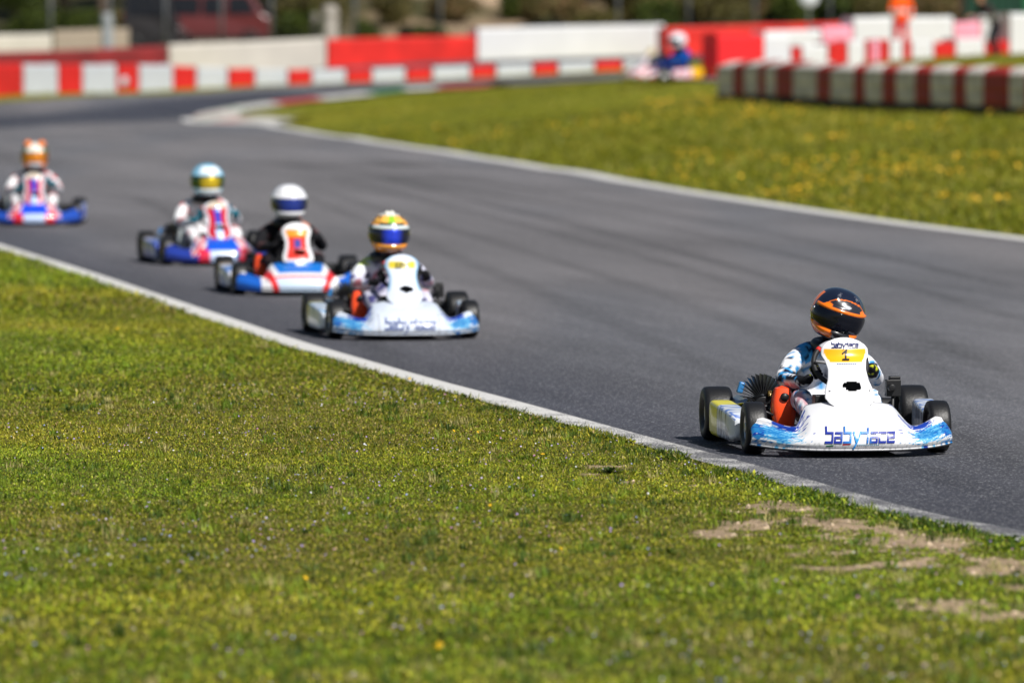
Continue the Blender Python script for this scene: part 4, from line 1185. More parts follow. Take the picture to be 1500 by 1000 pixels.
def suit3(x, y, z):
    n = nz3(x * 12, y * 12, z * 12)
    if z > .46 and .08 < abs(x) < .15 and n > .05: return RGB(200, 130, 105)
    return RGB(24, 24, 28) if n < .3 else RGB(90, 60, 60)
def suit4(x, y, z):
    n = nz3(x * 12, y * 12, z * 12)
    if n > .28: return RGB(200, 60, 70)
    return (.78, .78, .80, 1)
def glove4(x, y, z): return RGB(30, 110, 130)
def suit6(x, y, z): return RGB(20, 80, 170) if z > .30 else RGB(22, 40, 110)
def gloveb(x, y, z): return RGB(24, 24, 28)

# panels
def pan_baby(tint, two=False):
    def f(s, t):
        b = mix(W2, RGB(190, 208, 235), tint)
        if not two:
            if .665 < t < .835 and abs(s) < .90 - .1 * (.835 - t) / .17: return RGB(250, 185, 20)
            return b
        if .72 < t < .86 and abs(s) < .78: return RGB(225, 205, 60)
        if abs(s) > .82 and t > .3: return mix(b, RGB(110, 170, 210), .7)
        return b
    return f
def pan_crg(mode):
    def f(s, t):
        if mode == 0:
            if t > .86: return W2
            if t > .68: return RGB(245, 150, 40) if abs(s) < .75 else W2
            if t > .18 and abs(s) < .76:
                return RGB(60, 70, 150) if (abs(s) < .28 and .42 < t < .62) else RGB(215, 55, 40)
            if t > .12: return W2
            return RGB(30, 110, 200) if abs(s) > .3 else W2
        if t > .82: return RGB(205, 190, 170) if abs(s) < .8 else RGB(210, 215, 230)
        if abs(s) < .30: return RGB(25, 60, 180) if t > .42 else RGB(170, 205, 245)
        if abs(s) < .80: return RGB(185, 25, 45)
        return RGB(220, 222, 232)
    return f
def pod1(u, v, s_):
    if s_ < 0 and u > .56: return (.85, .74, .01, 1)
    x = nz3(u * 22, v * 10, 2) 
    if .18 < v < .42 and nz3(u * 14, v * 14, 7) > .05: return RGB(100, 130, 200)
    if (v > .80 or v < .15 or .4 < v < .65) and x > .05 and .1 < u < .6: return RGB(60, 75, 110)
    return (.72, .76, .82, 1)
def pod2(u, v, s_): return RGB(150, 145, 50) if u > .7 and s_ < 0 else ((.66, .72, .80, 1) if nz3(u * 12, v * 8, 3) < .2 else RGB(110, 160, 200))
def pod3(u, v, s_): return RGB(190, 150, 80) if u > .72 and s_ < 0 else (RGB(45, 120, 205) if nz3(u * 9, v * 5, 5) < .1 else RGB(225, 225, 232))
def pod4(u, v, s_): return RGB(175, 150, 110) if u > .75 and s_ < 0 else (RGB(40, 70, 170) if nz3(u * 9, v * 5, 9) < .12 else RGB(200, 205, 225))
def pod6(u, v, s_): return RGB(245, 185, 20) if u > .62 else (RGB(235, 215, 225) if nz3(u * 9, v * 4, 9) < .1 else RGB(230, 120, 140))

def place(px_nose, Ynose, yaw_deg):
    yw = math.radians(yaw_deg); X = (px_nose - 750) / FPX * Ynose
    x0 = X - math.sin(yw) * .8; y0 = Ynose + math.cos(yw) * .8
    return (x0, y0, Hs(x0, y0) + .007), yw
l1, y1 = place(1256, 28.40, 6.6)
build_kart("go_kart", l1, y1, babyrace_nose(.0), pan_baby(0), pod1, "white and blue go-kart leading the pack, sharp in front at the right", steer=.0, word="babyrace", plate=("1", -.018, .470, .036), camera_box=True)
build_driver(l1, y1, .045, suit1, glove1, (math.radians(10), math.radians(16), math.radians(6)), hp1, V_blk, "driver in black and orange helmet and white and blue suit, leading the pack")
l2, y2 = place(598, 39.3, 8.5)
build_kart("go_kart", l2, y2, babyrace_nose(.55), pan_baby(.45, True), pod2, "pale blue-white go-kart with yellow number strip, second in line", detail=.7, word="babyrace", plate=("124", -.05, .487, .026), camera_box=True)
build_driver(l2, y2, -.03, suit2, gloveb, (.05, .02, .02), hp2, V_blu, "driver in orange-topped helmet with blue visor, in the second kart", .7, ears=[(-28, 74, .020, RGB(235, 235, 225)), (10, 76, .020, RGB(235, 235, 225))], scale=1.06)
l3, y3 = place(440, 46.0, 7.5)
build_kart("go_kart", l3, y3, crg_nose(0, 0, RGB(225, 40, 40), RGB(25, 115, 205), RGB(30, 95, 190), 0), pan_crg(0), pod3, "blue, red and white go-kart third in line, overlapping the pale kart", detail=.6, rim=GOLD)
build_driver(l3, y3, -.02, suit3, gloveb, (.03, .0, .02), hp3, V_nav, "driver in plain white helmet and dark suit, in the third kart", .6, scale=1.09)
l4, y4 = place(326, 52.0, 12)
build_kart("go_kart", l4, y4, crg_nose(0, 0, RGB(215, 40, 70), RGB(20, 85, 205), RGB(40, 60, 150), 1), pan_crg(1), pod4, "blue and red go-kart fourth in line, behind the white-helmeted driver", detail=.6, rim=GOLD, air_white=True)
build_driver(l4, y4, -.01, suit4, glove4, (.03, .0, .03), hp4, V_yel, "driver in light blue helmet with yellow visor and white suit, fourth in line", .6, scale=1.13)
l5, y5 = place(50, 62.7, 5)
build_kart("go_kart", l5, y5, crg_nose(0, 0, RGB(215, 40, 60), RGB(15, 70, 215), RGB(35, 75, 170), 1), pan_crg(1), pod4, "blue and red go-kart last of the pack, cut by the left picture edge", detail=.5, air_white=True)
build_driver(l5, y5, .0, suit4, glove4, (.03, 0, 0), hp5, V_org, "driver in orange and white helmet and white suit, last at the left edge", .6, ears=[(-55, 58, .042, RGB(235, 130, 60)), (55, 58, .042, RGB(235, 130, 60))], scale=1.13)
yw6 = math.radians(-60); X6 = (984 - 750) / FPX * 131.5
l6 = (X6, 131.5, Hs(X6, 131.5) + .045)
def nose6(u, v): return RGB(235, 50, 60) if (nz3(u * 6, v * 5, 1) > .15) else RGB(245, 238, 242)
build_kart("go_kart", l6, yw6, nose6, lambda s, t: RGB(240, 215, 160) if t > .6 else RGB(240, 225, 232), pod6, "distant red and white go-kart crossing on the back straight, seen from the side", detail=.5).scale = (1.32,) * 3
build_driver(l6, yw6, .0, suit6, gloveb, (.03, 0, 0), hp6, V_blk, "driver in white helmet and blue suit in the distant kart", .6, scale=1.38)

# ================================================================== WALLS AND BARRIERS
PAINT_RED = mat("red_wall_paint", (.66, .018, .012, 1), rough=.6, var=.18, vscale=1.2)
PAINT_RED_D = mat("dark_red_wall_paint", (.20, .012, .014, 1), rough=.7, var=.22, vscale=1.2)  # deeper, duller red used for the far-left wall length
PAINT_WHT = mat("white_wall_paint", (.66, .66, .67, 1), rough=.6, var=.05, vscale=.8)
PAINT_CRM = mat("cream_wall_paint", (.55, .51, .45, 1), rough=.7, var=.08, vscale=.9)
PAINT_PNK = mat("pink_wall_paint", (.85, .33, .43, 1), rough=.55, var=.08, vscale=1.2)
PLAS_RED = mat("red_block_paint", (.58, .016, .014, 1), rough=.5, var=.15, vscale=2)
PLAS_WHT = mat("white_block_paint", (.50, .525, .56, 1), rough=.5, var=.08, vscale=2)
DARKB = mat("dark_stain", (.05, .045, .04, 1), rough=.9)

def wall_len(name, p0, p1, h, t, m, label, cat, group=None, profile=0, cap=None):
    """solid block running from ground point p0 to p1"""
    p0 = Vector((p0[0], p0[1], 0)); p1 = Vector((p1[0], p1[1], 0)); d = (p1 - p0); L = d.length; d.normalize()
    ang = math.atan2(d.y, d.x); z0 = Hs(p0.x, p0.y); z1 = Hs(p1.x, p1.y)
    h0, h1 = h if isinstance(h, tuple) else (h, h)
    prof = [(-t / 2, 0), (-t / 2, .16), (-t * .26, .34), (-t * .2, 1), (t * .2, 1), (t * .26, .34), (t / 2, .16), (t / 2, 0)] if profile else [(-t / 2, 0), (-t / 2, .93), (-t * .42, 1), (t * .42, 1), (t / 2, .93), (t / 2, 0)]
    n = len(prof); vs = []
    ns = max(1, int(L / 3))
    for i in range(ns + 1):
        k = i / ns; xw = p0 + d * (L * k); zg = Hs(xw.x, xw.y); hh = h0 + (h1 - h0) * k
        for (a, b) in prof: vs.append((L * k, a, (zg - z0) - .08 + (hh + .08) * b))
    fs = []
    for i in range(ns):
        for k in range(n - 1): fs.append((i * n + k, i * n + k + 1, (i + 1) * n + k + 1, (i + 1) * n + k))
        fs.append((i * n + n - 1, i * n, (i + 1) * n, (i + 1) * n + n - 1))
    fs.append(tuple(range(n))); fs.append(tuple(ns * n + k for k in reversed(range(n))))
    m_ = MB(); m_.add(vs, fs, (1, 1, 1, 1), 0, False)
    # lifting slots on the faces of long barriers
    o = m_.build(name, m, None, bevel=.015); o.location = (p0.x, p0.y, z0); o.rotation_euler = (0, 0, ang)
    tag(o, label, cat, group); return o
def wpix(name, xa, xb, ya, yb, da, db, top_a, top_b, t, m, label, cat, group=None, profile=0):
    """wall between photo columns xa, xb standing on the terrain at depths da, db, tops seen at rows top_a, top_b"""
    A = P(xa, top_a, da); B = P(xb, top_b, db)
    ha = A.z - Hs(A.x, A.y); hb = B.z - Hs(B.x, B.y)
    return wall_len(name, (A.x, A.y), (B.x, B.y), (max(.12, ha), max(.12, hb)), t, m, label, cat, group, profile)

ORD = ["first", "second", "third", "fourth", "fifth", "sixth", "seventh", "eighth", "ninth", "tenth", "eleventh", "twelfth"]
# low striped wall on the outside of the hairpin
bounds = [(-60, 22, 'r'), (25, 74, 'w'), (76, 110, 'r'), (112, 160, 'w'), (163, 193, 'c'), (195, 243, 'w'), (245, 277, 'r'), (280, 324, 'w'), (327, 363, 'r'), (366, 412, 'w'), (415, 447, 'r'),
          (450, 498, 'w'), (501, 536, 'r'), (538, 585, 'w'), (588, 624, 'r'), (627, 680, 'w'), (683, 718, 'r'), (721, 772, 'w'), (775, 809, 'r'), (812, 863, 'w'), (866, 904, 'r'), (907, 945, 'w')]
cw = cr_ = 0
for (xa, xb, c_) in bounds:
    def dep(x): return float(np.interp(x, [-60, 0, 250, 450, 680, 945], [148, 150, 156, 160, 164, 168]))
    def tp(x): return float(np.interp(x, [-60, 0, 80, 230, 300, 470, 650, 840, 945], [93, 94, 95, 95, 100, 103, 98, 91, 88]))
    if c_ == 'w': lab = f"{ORD[cw]} white block from the left in the low striped wall"; cw += 1; mm = PLAS_WHT
    elif c_ == 'c': lab = "red block with a white round mark in the low striped wall"; mm = PLAS_RED
    else: lab = f"{ORD[cr_]} plain red block from the left in the low striped wall"; cr_ += 1; mm = PLAS_RED
    o = wpix("wall_block", xa, xb, 0, 0, dep(xa), dep(xb), tp(xa), tp(xb), .45, mm, lab, "barrier", "red and white blocks of the low striped wall")
    if c_ == 'c':
        q = MB(); q.revolve([(0, .001), (0, .17), (.008, .165)], (.28, -.239, .26), 'y', 24); dd_ = q.build("round_mark", PLAS_WHT, o)

# tall wall behind
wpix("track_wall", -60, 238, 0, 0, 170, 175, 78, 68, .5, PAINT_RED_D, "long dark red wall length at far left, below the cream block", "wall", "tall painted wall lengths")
wpix("track_wall", 241, 470, 0, 0, 176, 180, 66, 56, .5, PAINT_CRM, "cream wall length in front of the parked red van", "wall", "tall painted wall lengths")
wpix("track_wall", 473, 690, 0, 0, 180, 184, 58, 53, .5, PAINT_RED, "bright red wall length between the cream and the long white ones", "wall", "tall painted wall lengths")
o = wpix("track_wall", 693, 966, 0, 0, 184, 188.5, 42, 36, .5, PAINT_WHT, "long white wall length with a faint grey stain", "wall", "tall painted wall lengths")
wpix("track_wall", 969, 1262, 0, 0, 186, 190, 41, 33, .5, PAINT_RED, "red wall length behind the distant kart", "wall", "tall painted wall lengths")
wpix("concrete_block", -40, 72, 0, 0, 183, 184, 52, 50, .6, PAINT_CRM, "cream concrete block above the dark red wall at far left", "block")
wpix("garden_wall", 78, 187, 0, 0, 188, 189, 45, 42, .3, mat("beige_render", (.34, .28, .22, 1), rough=.9), "low dull beige wall left of the dark van", "wall")

# right hand cluster: striped row in front, taller lengths behind
rr = [(1040, 1107, 'R', 50, 52), (1109, 1147, 'w', 52, 52), (1149, 1163, 'r', 71, 71), (1165, 1201, 'w', 68, 66), (1203, 1230, 'r', 63, 62), (1232, 1256, 'w', 60, 60), (1258, 1265, 'r', 60, 60), (1267, 1277, 'p', 60, 60), (1279, 1291, 'r', 59, 59),
      (1293, 1311, 'w', 59, 59), (1313, 1323, 'r', 60, 60), (1325, 1356, 'w', 60, 60), (1358, 1388, 'r', 62, 62), (1390, 1431, 'w', 57, 57), (1433, 1467, 'r', 60, 60), (1469, 1545, 'w', 20, 20)]
cw = cr_ = 0
for (xa, xb, c_, ta, tb) in rr:
    def dep(x): return float(np.interp(x, [1040, 1109, 1300, 1545], [131, 132, 134.5, 138]))
    if c_ == 'w': lab = (f"{ORD[cw]} white block from the left in the striped row behind the tyre wall" if ta > 30 else "big white block cut by the right picture edge"); cw += 1; mm = PAINT_WHT
    elif c_ == 'p': lab = "narrow pink block in the striped row behind the tyre wall"; mm = PAINT_PNK
    elif c_ == 'R': lab = "bright red block at the left end of the striped row"; mm = mat("bright_red_paint", (.8, .02, .025, 1), rough=.5, var=.1)
    else: lab = f"{ORD[cr_]} dark red block from the left in the striped row behind the tyre wall"; cr_ += 1; mm = PLAS_RED
    wpix("barrier_block", xa, xb, 0, 0, dep(xa), dep(xb), ta, tb, .5, mm, lab, "barrier", "striped barrier row behind the tyre wall")
for (xa, xb, ta, tb, m_, lab) in ((1111, 1193, 46, 44, PAINT_WHT, "white barrier length left of the pink one"), (1195, 1239, 40, 39, PAINT_PNK, "pink barrier length left of the orange marshal"),
                                  (1241, 1297, 26, 25, PAINT_WHT, "white barrier length just left of the orange marshal"), (1299, 1386, 25, 25, PAINT_WHT, "white barrier length behind the orange marshal"),
                                  (1388, 1426, 33, 33, PAINT_PNK, "pink barrier length right of the orange marshal"), (1428, 1466, 24, 23, PAINT_WHT, "white barrier length behind the crouching marshal")):
    def dep(x): return float(np.interp(x, [1109, 1300, 1545], [139, 141.5, 145]))
    wpix("barrier_length", xa, xb, 0, 0, dep(xa), dep(xb), ta, tb, .5, m_, lab, "barrier", "upper barrier lengths at the right")

# tyre stacks
TR = mat("red_painted_tyre", (.36, .02, .012, 1), rough=.6, var=.25, vscale=5)
TW = mat("white_painted_tyre", (.66, .60, .54, 1), rough=.6, var=.34, vscale=4)
TB = mat("bare_tyre", (.02, .02, .02, 1), rough=.8)
sb = [(1060, 1081, 'w'), (1083, 1100, 'r'), (1101, 1120, 'w'), (1121, 1133, 'r'), (1134, 1152, 'w'), (1153, 1182, 'r'), (1183, 1217, 'w'), (1218, 1240, 'r'), (1241, 1264, 'w'), (1265, 1282, 'r'), (1283, 1306, 'w'), (1307, 1327, 'r'),
      (1329, 1354, 'w'), (1355, 1378, 'r'), (1379, 1410, 'w'), (1411, 1432, 'r'), (1433, 1457, 'w'), (1458, 1489, 'r'), (1490, 1515, 'w'), (1516, 1540, 'r')]
def stack_mesh(hx=.36, hy=.31, n=4, h=.205):
    q = MB(); rows = []
    for k in range(n):
        z = k * h
        rows += [(z + .004, .96, 1 if k == 0 else 0), (z + .035, 1.0, 0), (z + h - .035, 1.0, 0), (z + h - .004, .96, 0)]
    H_ = n * h; rows[-2:] = [(H_ - .13, 1.0, 0), (H_ - .10, .94, 0), (H_ - .04, .62, 0), (H_, .25, 0)]
    N = 40; vs = []
    for (z, k, _) in rows:
        for j in range(N):
            a = 2 * math.pi * j / N; ca, sa = math.cos(a), math.sin(a)
            vs.append((hx * k * math.copysign(abs(ca) ** .3, ca), hy * k * math.copysign(abs(sa) ** .3, sa), z))
    fs = [(i * N + j, i * N + (j + 1) % N, (i + 1) * N + (j + 1) % N, (i + 1) * N + j) for i in range(len(rows) - 1) for j in range(N)]
    fs.append(tuple((len(rows) - 1) * N + j for j in range(N)))
    q.add(vs, fs, (1, 1, 1, 1), 0, True)
    for j in range(3 * N): q.m[j] = 1          # bare black rubber at the foot
    return q
protos = {}
cw = cr_ = 0
ORD2 = ORD + ["thirteenth"]
for row in (0,):
    for i, (xa, xb, c_) in enumerate(sb):
        px = (xa + xb) / 2; d = float(np.interp(px, [1060, 1100, 1250, 1480, 1540], [113, 111.5, 106, 99.5, 98]))
        X = (px - 750) / FPX * d; z = Hs(X, d)
        wpx = (xb - xa + 2) / FPX * d; X += .19 * float(1 - ss(1060, 1300, px))
        if c_ not in protos:
            o = stack_mesh().build("tyre_stack", [TW if c_ == 'w' else TR, TB]); protos[c_] = o
        else:
            o = protos[c_].copy(); COL.objects.link(o)
        o.location = (X, d, z - .10); o.rotation_euler = (0, 0, math.radians(-72))
        s_ = 1.0; hgt = float(np.interp(px, [1060, 1130, 1300, 1540], [1.08, 1.10, 1.12, 1.14]))
        o.scale = (wpx / .24 / .72 * 1.02, 1, hgt)
        if c_ == 'w': lab = f"{ORD2[cw]} white tyre stack from the left in the striped tyre wall"; cw += 1
        else: lab = f"{ORD2[cr_]} dark red tyre stack from the left in the striped tyre wall"; cr_ += 1
        tag(o, lab, "tyre stack", "painted tyre stacks of the infield tyre wall")

# ================================================================== FENCE, POSTS, SIGN
GALV = mat("galvanised_steel", (.09, .095, .10, 1), rough=.6, metal=.2, var=.15)
wirem = mat("fence_wire", (.03, .035, .035, 1), rough=.5, metal=.5)
F = empty("wire_fence", (0, 191.5, Hs(0, 191.5))); tag(F, "tall wire fence on grey posts behind the painted wall", "fence")
fpost = [-20, 75, 161, 243, 325, 398, 520, 645, 905, 1008, 1105, 1215, 1330, 1430, 1520]
pts = []
for px in fpost:
    X = (px - 750) / FPX * 191.5; z = Hs(X, 191.5) - F.location.z; pts.append((X, z))
    q = MB(); q.tube([(X, 0, z - .2), (X, 0, z + 3.2)], .055, 12); q.revolve([(0, .07), (.05, .05), (.07, .001)], (X, 0, z + 3.2), 'z', 12); q.build("post", GALV, F)
q = MB()
for hz in (1.0, 2.0, 3.1): q.tube([(X, .06, z + hz) for (X, z) in pts], .012, 5)
for k in range(len(pts) - 1):
    (x0, z0), (x1, z1) = pts[k], pts[k + 1]; n = int((x1 - x0) / .35)
    for j in range(n):
        a = x0 + (x1 - x0) * j / n; b = a + 1.0 if a + 1.0 < x1 else x1
        zz = z0 + (z1 - z0) * j / n
        q.tube([(a, .07, zz + .1), (b, .07, zz + 3.1)], .002, 3, caps=False); q.tube([(b, .08, zz + .1), (a, .08, zz + 3.1)], .002, 3, caps=False)
q.build("mesh_panel", wirem, F)
# stout pale posts
def bollard(px, d, top, r, m, label):
    X = (px - 750) / FPX * d; z = Hs(X, d); zt = P(px, top, d).z
    q = MB(); h = zt - z; q.revolve([(-.1, r), (h * .96, r * .92), (h, r * .7), (h + .01, .001)], (0, 0, 0), 'z', 18); q.revolve([(h * .8, r * 1.02), (h * .84, r * 1.06), (h * .88, r * 1.02)], (0, 0, 0), 'z', 18)
    o = q.build("concrete_post", m); o.location = (X, d, z); tag(o, label, "post")
bollard(484, 189, 8, .27, mat("pale_concrete", (.33, .30, .27, 1), rough=.8), "thick pale concrete post behind the left end of the bright red wall")
bollard(158, 186, 20, .20, mat("whitewash", (.26, .28, .30, 1), rough=.8), "short pale grey post behind the dark red wall, left of the van")
bollard(462, 189.5, 20, .13, mat("grey_concrete", (.20, .18, .16, 1), rough=.8), "slim grey-brown post left of the thick pale post")
# round sign
X = (1184 - 750) / FPX * 147; z = Hs(X, 147)
q = MB(); zt = P(1184, -3, 147).z; q.tube([(0, 0, -.1), (0, 0, zt - z)], .03, 10)
so_ = q.build("round_sign", GALV); so_.location = (X, 147, z); tag(so_, "round white sign on a thin post above the pink barrier", "sign")
q = MB(); q.revolve([(0, .001), (0, .24), (.012, .25), (.024, .24), (.024, .001)], (0, -.05, zt - z), 'y', 28); q.build("sign_disc", mat("sign_white", (.72, .74, .80, 1), rough=.4), so_)

# ================================================================== VANS
VRED = mat("van_paint_red", (.12, .016, .018, 1), rough=.5, coat=.1, var=.1)
VBLK = mat("van_paint_dark", (.008, .006, .009, 1), rough=.7, coat=0, var=.1)
GLS = mat("van_glass", (.008, .010, .016, 1), rough=.6, spec=.15, var=.1)
def van(px_left, d, L, hgt, paint, label, rz=0.0, w_=1.85):
    X = (px_left - 750) / FPX * d; z = Hs(X + L / 2, d)
    R = empty("parked_van", (X + L / 2, d, z), rz); tag(R, label, "van", group="vans parked behind the wall")
    # side profile, nose to +x
    pr = [(-.5 * L, .30), (-.5 * L, hgt * .55), (-.47 * L, hgt * .93), (-.42 * L, hgt), (.26 * L, hgt), (.32 * L, hgt * .94), (.41 * L, hgt * .60), (.48 * L, hgt * .52), (.5 * L, hgt * .42), (.5 * L, .32)]
    n = len(pr); q = MB(); vs = []
    for (yy, k) in ((-w_ / 2, 0), (-w_ / 2 + .0, 0), (w_ / 2, 0)):
        pass
    secs = [(-w_ / 2, 1.0), (w_ / 2, 1.0)]
    for (yy, s_) in secs:
        for (a, b) in pr:
            inset = .14 * max(0, (b - hgt * .55) / (hgt * .45)); vs.append((a, yy * (1 - inset), b))
    fs = [tuple(range(n)), tuple(reversed(range(n, 2 * n)))] + [(k, n + k, n + (k + 1) % n, (k + 1) % n) for k in range(n)]
    q.add(vs, fs, (1, 1, 1, 1), 0, False); q.build("body", paint, R, bevel=.05)
    yb = -w_ / 2
    def sidept(a, b, o=.012): return (a, yb * (1 - .14 * max(0, (b - hgt * .55) / (hgt * .45))) - o, b)
    for (a0, a1, b0, b1, sl) in ((-.42 * L, -.14 * L, hgt * .60, hgt * .90, 0), (-.11 * L, .08 * L, hgt * .60, hgt * .90, 0), (.11 * L, .36 * L, hgt * .60, hgt * .90, .08 * L)):
        q = MB(); q.add([sidept(a0, b0), sidept(a1, b0), sidept(a1 - sl, b1), sidept(a0, b1), sidept(a0, b0, -.02), sidept(a1, b0, -.02), sidept(a1 - sl, b1, -.02), sidept(a0, b1, -.02)], [(0, 1, 2, 3), (0, 4, 5, 1), (1, 5, 6, 2), (2, 6, 7, 3), (3, 7, 4, 0)], (1, 1, 1, 1), 0, False)
        q.build("side_window", GLS, R)
    q = MB(); x0, x1 = .325 * L, .405 * L
    q.add([(x0 + .02, yb * .82, hgt * .93), (x0 + .02, -yb * .82, hgt * .93), (x1 + .02, -yb * .92, hgt * .60), (x1 + .02, yb * .92, hgt * .60)], [(0, 1, 2, 3)], (1, 1, 1, 1), 0, False); q.build("windscreen", GLS, R, solid=.01)
    q = MB(); q.box((0, yb - .01, .36), (L * .96, .03, .14)); q.build("sill_trim", BLK, R, bevel=.008)
    for s_ in (-1, 1):
        for wx in (-.30 * L, .30 * L):
            W_ = empty("wheel", (wx, s_ * (w_ / 2 - .10), .33), 0, R)
            q = MB(); q.revolve([(-.11, .19), (-.115, .27), (-.09, .325), (.09, .325), (.115, .27), (.11, .19)], (0, 0, 0), 'y', 30); q.build("tyre", RUB, W_)
            q = MB(); q.revolve([(-.10, .20), (-.085, .17), (-.06, .13), (-.105, .05), (-.105, .001)], (0, 0, 0), 'y', 30, (1, 1, 1, 1)); q.revolve([(.10, .20), (.085, .17), (.06, .001)], (0, 0, 0), 'y', 30); q.build("hubcap", ALU, W_)
    for s_ in (-1, 1):
        q = MB(); q.box((.495 * L, s_ * w_ * .38, hgt * .40), (.05, .26, .14)); q.build("headlight", mat("lamp_glass", (.6, .6, .62, 1), rough=.1), R, bevel=.02)
        q = MB(); q.box((-.5 * L, s_ * w_ * .44, hgt * .55), (.04, .12, .35)); q.build("tail_light", mat("tail_lamp_red", (.4, .01, .01, 1), rough=.2), R, bevel=.015)
    return R
van(236, 197.0, 3.9, 2.0, VRED, "dark red van parked side-on behind the cream wall")
R = van(183, 195.2, 1.9, 2.25, VBLK, "black van parked end-on beside the red van", w_=1.9)

# green shed on the right
GRN = mat("green_sheet_metal", (.02, .16, .07, 1), rough=.5, var=.2, vscale=1.5)
X = (1470 - 750) / FPX * 165; z = Hs(X, 165)
S = empty("storage_shed", (X, 165, z)); tag(S, "green sheet-metal storage shed behind the barriers at top right", "shed")
q = MB()
q.box((0, 0, 1.25), (2.4, 2.0, 2.5))
for k in range(12): q.box((-1.15 + k * .21, -1.02, 1.25), (.07, .04, 2.4))
q.build("wall", mat("dark_green_sheet", (.008, .05, .03, 1), rough=.5, var=.2), S, bevel=.01)
q = MB(); q.box((0, 0, 2.56), (2.6, 2.2, .1)); q.build("roof", GRN, S, bevel=.01)
q = MB(); q.box((.85, -1.055, 1.1), (.8, .05, 2.1)); q.build("door", GRN, S, bevel=.01)

# ================================================================== MARSHALS
def standing(loc, rz, top, legs, label, pose=0, flagged=False, hair=(.02, .015, .01, 1)):
    V, E_, Rr, roots = [], [], [], []
    def add(p, r, parent=None, root=False):
        V.append(Vector(p)); Rr.append(r if isinstance(r, tuple) else (r, r)); i = len(V) - 1
        if parent is not None: E_.append((parent, i))
        if root: roots.append(i)
        return i
    b = pose * .35                                 # forward bend
    pel = add((0, 0, .95 - .18 * pose), (.16, .11), None, True)
    w1 = add((0, -b * .4, 1.12 - .16 * pose), (.145, .105), pel); ch = add((0, -b, 1.34 - .22 * pose), (.175, .12), w1); nk = add((0, -b * 1.25, 1.50 - .26 * pose), .058, ch)
    hd = add((0, -b * 1.4 - .01, 1.61 - .27 * pose), (.075, .09), nk); tp = add((0, -b * 1.4, 1.72 - .28 * pose), (.07, .085), hd)
    for s_ in (-1, 1):
        sh = add((s_ * .18, -b, 1.42 - .23 * pose), .068, ch); el = add((s_ * .27, -b - .03, 1.17 - .2 * pose), .052, sh)
        hx = (s_ * .18, -.26 - b, 1.06 - .12 * pose) if s_ < 0 else (s_ * .20, -.2 - b, .98 - .1 * pose)
        wr = add(hx, .033, el); pm = add(Vector(hx) + Vector((-s_ * .03, -.06, -.01)), (.038, .022), wr)
        for k in range(4):
            prev = add(Vector(hx) + Vector((-s_ * .03 + (k - 1.5) * .019, -.08, -.01)), .0105, None, True)
            for q in range(1, 3): prev = add(Vector(V[prev]) + Vector((0, -.025, -.018 * q)), .0095, prev)
        prev = add(Vector(hx) + Vector((s_ * -.055, -.05, .005)), .012, None, True); add(V[prev] + Vector((-s_ * .02, -.03, .005)), .011, prev)
        hp = add((s_ * .095, 0, .88 - .16 * pose), .095, pel); kn = add((s_ * .12, -.04 - .1 * pose, .48 - .05 * pose), .066, hp); an = add((s_ * .12, .02, .09), .045, kn)
        add((s_ * .125, -.14, .045), .045, an)
    me = skin_body(V, E_, Rr, roots); me.name = "person"; n = len(me.vertices); co = np.zeros(n * 3, np.float32); me.vertices.foreach_get("co", co); co = co.reshape(-1, 3)
    cs = np.ones((n, 4), np.float32); skin = RGB(205, 150, 120)
    for i, c in enumerate(co):
        rel = c[2] + .22 * pose
        hand = c[1] < -.235 - b and 0.75 < c[2] < 1.12 and abs(c[0]) < .3
        cs[i] = skin if (rel > 1.50 or hand) else (top if rel > .93 else (legs if c[2] > .1 else K_BLACK))
        if rel > 1.12 and rel < 1.17 and not hand: cs[i] = RGB(200, 205, 205)
    a = me.color_attributes.new("Col", 'FLOAT_COLOR', 'POINT'); a.data.foreach_set("color", cs.ravel()); me.materials.clear(); me.materials.append(SUIT)
    me.polygons.foreach_set("use_smooth", [True] * len(me.polygons))
    o = bpy.data.objects.new("person", me); COL.objects.link(o); o.location = loc; o.rotation_euler = (0, 0, rz); tag(o, label, "marshal")
    q = MB(); c0 = Vector((0, -b * 1.4, 1.70 - .28 * pose))
    q.grid(lambda u, v: c0 + Vector((.098 * math.cos(u * 6.2832) * math.cos(v * 1.5), .115 * math.sin(u * 6.2832) * math.cos(v * 1.5) + .012, .12 * math.sin(v * 1.5) - .015)), 24, 10, lambda u, v: hair)
    q.build("hair", SUITG, o)
    return o
X = (1319 - 750) / FPX * 137.0
standing((X, 137.0, Hs(X, 137.0)), .1, RGB(255, 95, 20), RGB(225, 20, 35), "marshal in an orange jacket standing behind the striped row, head cut off", 0)
X = (1459 - 750) / FPX * 134.0
standing((X, 134.0, Hs(X, 134.0) - .02), math.radians(-60), RGB(60, 50, 52), RGB(40, 40, 48), "person in dark clothes bending over the red block at the right", 1, hair=(.3, .10, .03, 1))

